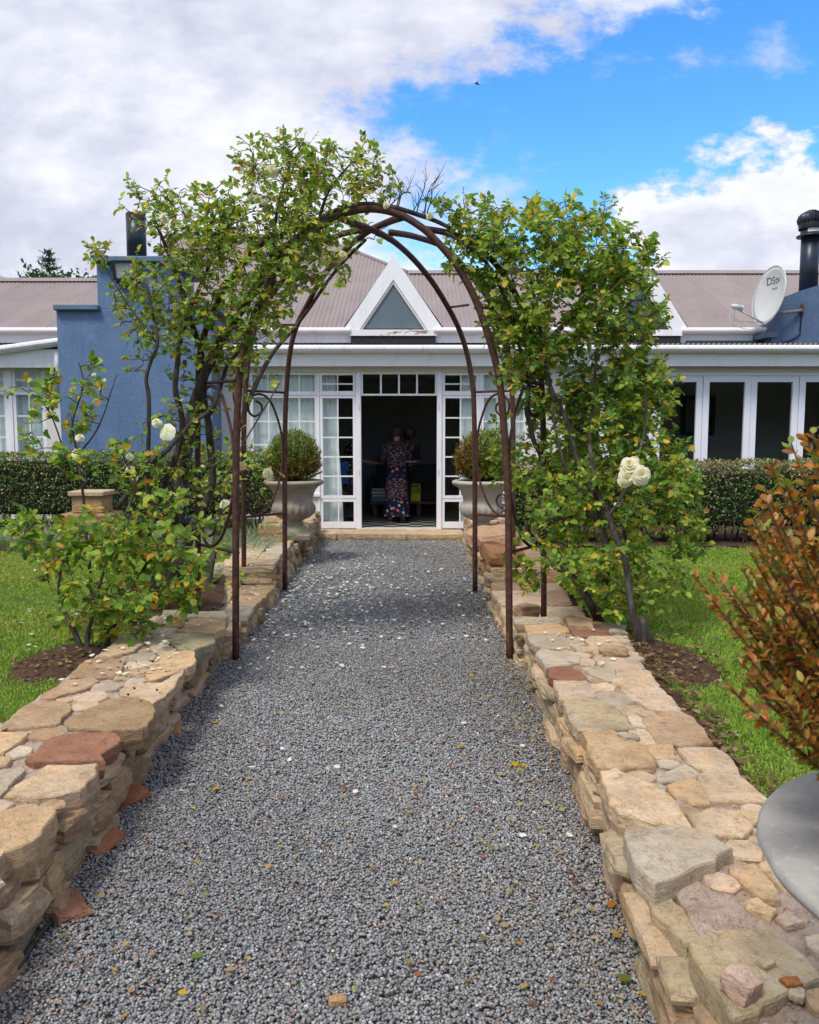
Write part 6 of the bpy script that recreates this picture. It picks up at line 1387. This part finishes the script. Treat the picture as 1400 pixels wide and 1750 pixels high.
def tuft(label, p, n, L, cols, seed, spread, name='grass_tuft', cat='plant'):
    t = thing(name, label, cat, p); rg = np.random.default_rng(seed); V = []; Q = []; C = []
    for k in range(n):
        a = rg.uniform(0, 6.28); r_ = spread * math.sqrt(rg.random()); b = Vector(p) + Vector((r_ * math.cos(a), r_ * .7 * math.sin(a), 0)); d = Vector((math.cos(a) * r_ / spread * .9 + rg.normal() * .25, math.sin(a) * .6 + rg.normal() * .25, 1.0)).normalized(); l = L * rg.uniform(.6, 1.15); sd = d.cross(Vector((rg.normal(), rg.normal(), .2))).normalized() * .0045; bs = len(V)
        for i in range(5):
            s = i / 4; q = b + d * l * s + Vector((d.x, d.y, -.55)) * l * s * s * .45; w = 1 - s * .85; V += [q - sd * w, q + sd * w]; 
        c = np.array(cols[rg.integers(len(cols))]) * rg.uniform(.7, 1.25); C += [c] * 10; Q += [(bs + 2 * i, bs + 2 * i + 1, bs + 2 * i + 3, bs + 2 * i + 2) for i in range(4)]
    o = part_np('blades', np.array([tuple(q) for q in V]), M_grass, t, quads=Q, col=np.array(C)); o['kind'] = 'stuff'
SILV = [(.32, .40, .32), (.42, .48, .40), (.22, .31, .2)]; GRN = [(.10, .21, .05), (.16, .28, .06), (.13, .24, .09)]
for i, (px, py, Y, n, L, c, sp_, lb) in enumerate(((70, 905, 9.9, 420, .36, SILV, .34, 'silvery tuft of narrow leaves at the foot of the dark hedge'), (20, 925, 9.6, 200, .26, GRN, .3, 'green grassy clump at the far left end of the bed'), (225, 905, 9.9, 380, .36, SILV, .4, 'silvery grass clump between the stone plinth and the rose trunks'), (310, 915, 9.5, 280, .34, SILV, .3, 'silvery grass clump behind the thick rose trunk'), (400, 925, 9.2, 420, .40, SILV, .32, 'grey green grass clump behind the scrolled arch panel'), (445, 905, 9.8, 420, .46, GRN + SILV[:1], .3, 'tall green grass clump beside the weathered urn'), (872, 900, 9.6, 300, .40, GRN + SILV[:1], .25, 'green grass clump beside the pale fluted urn'), (910, 960, 8.3, 160, .22, GRN, .25, 'short green clump behind the thin dark arch post'))):
    q = atY(px, py, Y); tuft(lb, (q.x, Y, HZ - .01), n, L, c, 60 + i, sp_)
pp = atY(158, 872, 10.1)
pl_ = thing('stone_plinth', 'squat sandstone plinth with a pale slab top in the bed by the hedge', 'plinth', (pp.x, 10.1, HZ))
zt3 = fZ(838, 10.1)
MB().box(pp.x - .22, pp.x + .22, 9.9, 10.3, zt3 - .062, zt3, .012).build('cap_slab', M_stone, pl_, color=srgb(206, 190, 164)); MB().box(pp.x - .19, pp.x + .19, 9.94, 10.28, zt3 - .27, zt3 - .063, .014).build('block', M_stone, pl_, color=srgb(186, 160, 128)); MB().box(pp.x - .32, pp.x + .30, 9.86, 10.36, HZ - .05, zt3 - .272, .02).build('base', M_stone, pl_, color=srgb(178, 152, 122))
tag(MB().tube(smooth_path([(-9, 9.30, HZ + .02), (-5.5, 9.33, HZ + .025), (-4.2, 9.28, HZ + .02), (-3.2, 9.34, HZ + .02), (-2.2, 9.3, HZ + .02)], 6), .022, 8).build('bed_edging', M_bark, None, True), 'dark edging pole along the front of the flower bed on the left', 'edging')

# ================================================================== FALLEN LEAVES AND PETALS
FT = np.array([(0, 0, 0), (.3, .36, .05), (.7, .34, .06), (1, 0, .02), (.7, -.34, .08), (.3, -.36, .04)]); FQ = np.array([(0, 1, 2, 3), (0, 3, 4, 5)])
def scatter(name, label, cat, P, L, W, C, mat, parent=None, flat=.25):
    n = len(P); a = RNG.uniform(0, 6.28, n); D = np.stack([np.cos(a), np.sin(a), RNG.normal(0, flat * .5, n)], 1); N = np.array([0, 0, 1.0]) + RNG.normal(0, flat, (n, 3))
    o = leaf_mesh(name, P, D, N, L, W, C, mat, parent, 'stuff', FT, FQ, np.zeros((0, 3), int)); tag(o, label, cat, kind='stuff')
def path_pts(n, y, t): return np.array([(L_base(a) + b * (R_base(a) - L_base(a)), a, .021 + random.uniform(0, .006)) for a, b in zip(y, t)])
n = 620; y = np.clip(RNG.normal(8.1, 1.2, n), 5.4, 11.8); t = np.where(RNG.random(n) < .62, np.abs(RNG.normal(.02, .3, n)), RNG.random(n)); t = np.clip(t, .01, .99)
y2 = RNG.uniform(3, 6.5, 18); P = np.concatenate([path_pts(n, y, t), path_pts(18, y2, RNG.uniform(.05, .95, 18))])
scatter('petals', 'white rose petals strewn over the gravel under the arch', 'petals', P, RNG.uniform(.024, .048, len(P)), RNG.uniform(.026, .044, len(P)), leafcol(len(P), [(1, (.84, .83, .79))], .04), M_petal)
n = 70; P = np.array([(random.uniform(-1.82, -1.32), random.uniform(4.0, 5.7), ZT + .014) for _ in range(n)] + [(random.uniform(-1.85, -1.36), random.uniform(5.9, 9.3), 0) for _ in range(90)] + [(random.uniform(.85, 1.2), random.uniform(4.2, 5.3), ZT + .014) for _ in range(14)] + [(random.uniform(-4, -2.0), random.uniform(4, 8), LAWN_Z + .035) for _ in range(60)])
P[:, 2] = np.where(P[:, 2] > 0, P[:, 2], np.where(P[:, 1] < 7.8, .166, .345))
scatter('petals', 'white rose petals lying on the wall tops and the lawn', 'petals', P, RNG.uniform(.024, .048, len(P)), RNG.uniform(.026, .044, len(P)), leafcol(len(P), [(1, (.84, .83, .79))], .04), M_petal)
n = 900; y = np.where(RNG.random(n) < .5, RNG.uniform(2, 6, n), RNG.normal(5.6, 1.3, n)); t = np.where(RNG.random(n) < .45, 1 - np.abs(RNG.normal(0, .12, n)), RNG.random(n)); k_ = (y > 1.7) & (y < 11.5); P = path_pts(k_.sum(), y[k_], np.clip(t[k_], .0, .995)); m_ = len(P)
LC = [(.35, (.52, .36, .14)), (.2, (.50, .40, .26)), (.2, (.55, .38, .05)), (.12, (.34, .10, .04)), (.13, (.20, .24, .05))]
scatter('leaf_crumbs', 'small dry leaf bits scattered over the gravel', 'leaf bits', P, RNG.uniform(.012, .034, m_), RNG.uniform(.010, .026, m_), leafcol(m_, LC, .2), M_leaf)
n = 800; y = RNG.uniform(1.4, 5.5, n); x = np.array([R_out(a) for a in y]) + RNG.uniform(-.01, .17, n); P = np.stack([x, y, LAWN_Z + .02 + RNG.uniform(0, .02, n)], 1)
q = RNG.normal(size=(240, 2)); P2 = np.stack([1.62 + q[:, 0] * .16, 4.8 + q[:, 1] * .36, np.full(240, LAWN_Z + .05)], 1); q = RNG.normal(size=(220, 2)); P3 = np.stack([-2.05 + q[:, 0] * .17, 4.75 + q[:, 1] * .3, np.full(220, LAWN_Z + .05)], 1); q = RNG.normal(size=(220, 2)); P4 = np.stack([-1.95 + q[:, 0] * .18, 6.5 + q[:, 1] * .4, np.full(220, LAWN_Z + .04)], 1)
P = np.concatenate([P, P2, P3, P4]); n = len(P); scatter('leaf_litter', 'curled brown leaves gathered on the bare soil behind the walls', 'leaf litter', P, RNG.uniform(.02, .045, n), RNG.uniform(.018, .032, n), leafcol(n, [(.5, (.24, .15, .09)), (.25, (.40, .29, .18)), (.25, (.12, .07, .04))], .2), M_leaf, flat=.5)
# the larger fallen leaves, one by one
LEAFC = {'yellow': (.62, .42, .03), 'tan': (.52, .38, .20), 'orange': (.50, .20, .03), 'green': (.16, .27, .03), 'brown': (.30, .15, .07)}
for px, py, L, c, lb in ((788, 1275, .045, 'yellow', 'yellow fallen leaf alone on the gravel beside the right coping'), (880, 1306, .05, 'yellow', 'larger of two yellow leaves lying together by the right wall foot'), (892, 1308, .04, 'yellow', 'smaller of two yellow leaves lying together by the right wall foot'), (369, 1347, .042, 'yellow', 'greenish yellow leaf on the gravel in front of the red brown slab'), (336, 1634, .036, 'green', 'small lime green leaf near the lower left of the gravel'), (368, 1234, .04, 'yellow', 'yellow leaf on the gravel next to two white petals'), (394, 1657, .032, 'tan', 'pale tan leaf at the bottom of the gravel'), (426, 1330, .034, 'tan', 'pale fallen leaf at mid path beside the long gravel tracks'), (806, 1154, .045, 'yellow', 'yellow leaf on the gravel beyond the right front post'), (1068, 1672, .05, 'green', 'dark green leaf standing on edge near the right irrigation pipe'), (1096, 1614, .045, 'green', 'pale green leaf at the foot of the near right wall'), (1045, 1545, .04, 'orange', 'orange leaf on the gravel below the raised grey stone'), (866, 1581, .035, 'tan', 'tan seed husk lying on the gravel at lower right'), (850, 1569, .03, 'tan', 'pale tan husk above the seed husk at lower right'), (699, 1388, .03, 'yellow', 'small ochre leaf at the middle of the path'), (414, 1166, .034, 'orange', 'orange leaf near the left front post'), (920, 1150, .04, 'orange', 'orange leaf among the litter under the right front post')):
    p = onz(px, py, .016); o = link('fallen_leaf', mesh_np('fallen_leaf', FT - np.array([.5, 0, 0]), FQ, None, np.repeat(np.array([LEAFC[c]]), 6, 0)), M_leaf, None, p, (random.uniform(-.25, .25), random.uniform(-.25, .25), random.uniform(0, 6.28)), (L, L * 1.0, L * 1.2)); tag(o, lb, 'leaf', 'larger leaves fallen on the gravel')
n = 26; dr = tag(leaf_mesh('droppings', np.array([tuple(onz(random.uniform(200, 300), random.uniform(1120, 1200), ZT + .012)) for _ in range(n)]), rvec(n), np.array([0, 0, 1]) + rvec(n) * .4, np.full(n, .012), np.full(n, .016), leafcol(n, [(1, (.02, .017, .015))]), M_leaf, None), 'tiny dark seed pods on the pale mortar of the wall top', 'seed pods', kind='stuff')

# ================================================================== FAR THINGS
def conifer(px, py_top, Y, H, label, seed):
    p = atY(px, py_top, Y); t = thing('conifer_tree', label, 'tree', (p.x, Y, 0)); rg = np.random.default_rng(seed); tp = p.z
    MB().tube([(p.x, Y, 0), (p.x + .1, Y, tp * .5), (p.x, Y, tp)], [.28, .18, .02], 8).build('trunk', M_bark, t, True)
    P = []; D = []; tw = MB()
    for k in range(46):
        f = (int(rg.random() * 9) + rg.uniform(-.12, .12)) / 9; z = tp - .12 - f * H; a = rg.uniform(0, 6.28); l = .12 + f * 1.5 * rg.uniform(.4, 1.1); d = np.array([math.cos(a), math.sin(a), .12]); b = np.array([p.x, Y, z]); tw.tube([b, b + d * l * .6, b + d * l + np.array([0, 0, .08])], [.03, .02, .006], 4, False)
        for i in range(int(14 + 26 * l)):
            s = rg.uniform(.15, 1); P.append(b + d * l * s + rg.normal(0, 1, 3) * np.array([.05, .05, .025]) * (1 + l * .6)); D.append(d * .6 + rg.normal(0, .5, 3) + np.array([0, 0, .25]))
    tw.build('branches', M_bark, t, True)['kind'] = 'stuff'; n = len(P); leaf_mesh('crown', np.array(P), np.array(D), rvec(n), rg.uniform(.10, .2, n), np.full(n, .035), leafcol(n, [(.7, (.025, .05, .028)), (.3, (.045, .075, .035))]), M_hedge, t)
conifer(83, 428, 30, 2.3, 'dark layered conifer rising above the corrugated roof on the left', 71)
def treetop(label, px, py, Y, rx_, rz, n, seed):
    p = atY(px, py, Y); t = thing('garden_tree', label, 'tree', (p.x, Y, 0)); MB().tube([(p.x, Y, 0), (p.x, Y, p.z)], [.25, .1], 8).build('trunk', M_bark, t, True); rg = np.random.default_rng(seed); P = np.array(p) + rg.normal(size=(n, 3)) * np.array([rx_, rx_, rz]) * .5 + np.array([0, 0, -rz * .4])
    leaf_mesh('crown', P, rvec(n), rvec(n), rg.uniform(.1, .22, n), np.full(n, .1), leafcol(n, [(1, (.05, .10, .03))]), M_hedge, t)
treetop('low spreading treetop just showing over the roof beside the conifer', 110, 478, 30, 1.6, .35, 700, 72); treetop('pale green bush top showing over the roof under the conifer', 60, 470, 29, .3, .5, 160, 73)
# trees across the garden, behind the camera: seen only in the window glass
for i, (x, y, h) in enumerate(((-14, -24, 5.6), (-7, -27, 6.5), (-1, -25, 5.8), (6, -28, 6.6), (12, -24, 5.8), (19, -27, 6.5), (-20, -27, 6), (26, -26, 6))):
    t = thing('garden_tree', 'broad leafy tree across the garden, mirrored in the window glass', 'tree', (x, y, 0), 'trees across the garden'); MB().tube([(x, y, -.05), (x + .2, y, h * .6)], [.3, .15], 8).build('trunk', M_bark, t, True); rg = np.random.default_rng(80 + i); n = 2600
    d = rvec(n) * (rg.random(n) ** .4)[:, None]; P = np.array([x, y, h * .5]) + d * np.array([4.4, 3.2, h * .5]); P[:, 2] = np.maximum(P[:, 2], .3); leaf_mesh('crown', P, rvec(n), rvec(n), rg.uniform(.5, .9, n), rg.uniform(.4, .7, n), leafcol(n, [(.7, (.035, .07, .02)), (.3, (.06, .11, .03))]), M_hedge, t)
bp_ = atY(815, 143, 45); bird = thing('bird', 'tiny dark bird gliding against the cloud edge', 'bird', bp_)
bm_ = MB().tube([bp_ + Vector((-.14, 0, .03)), bp_ + Vector((-.08, 0, .03)), bp_, bp_ + Vector((.10, 0, -.03)), bp_ + Vector((.16, 0, -.04))], [.008, .03, .04, .028, .008], 8)
for s in (1, -1): bm_.add([bp_ + Vector((-.05, 0, .01)), bp_ + Vector((.06, 0, -.01)), bp_ + Vector((.03, s * .16, .05)), bp_ + Vector((.08, s * .34, .02)), bp_ + Vector((-.01, s * .16, .06))], [(0, 1, 2, 4), (4, 2, 3)])
bm_.build('body', M_black, bird, True)
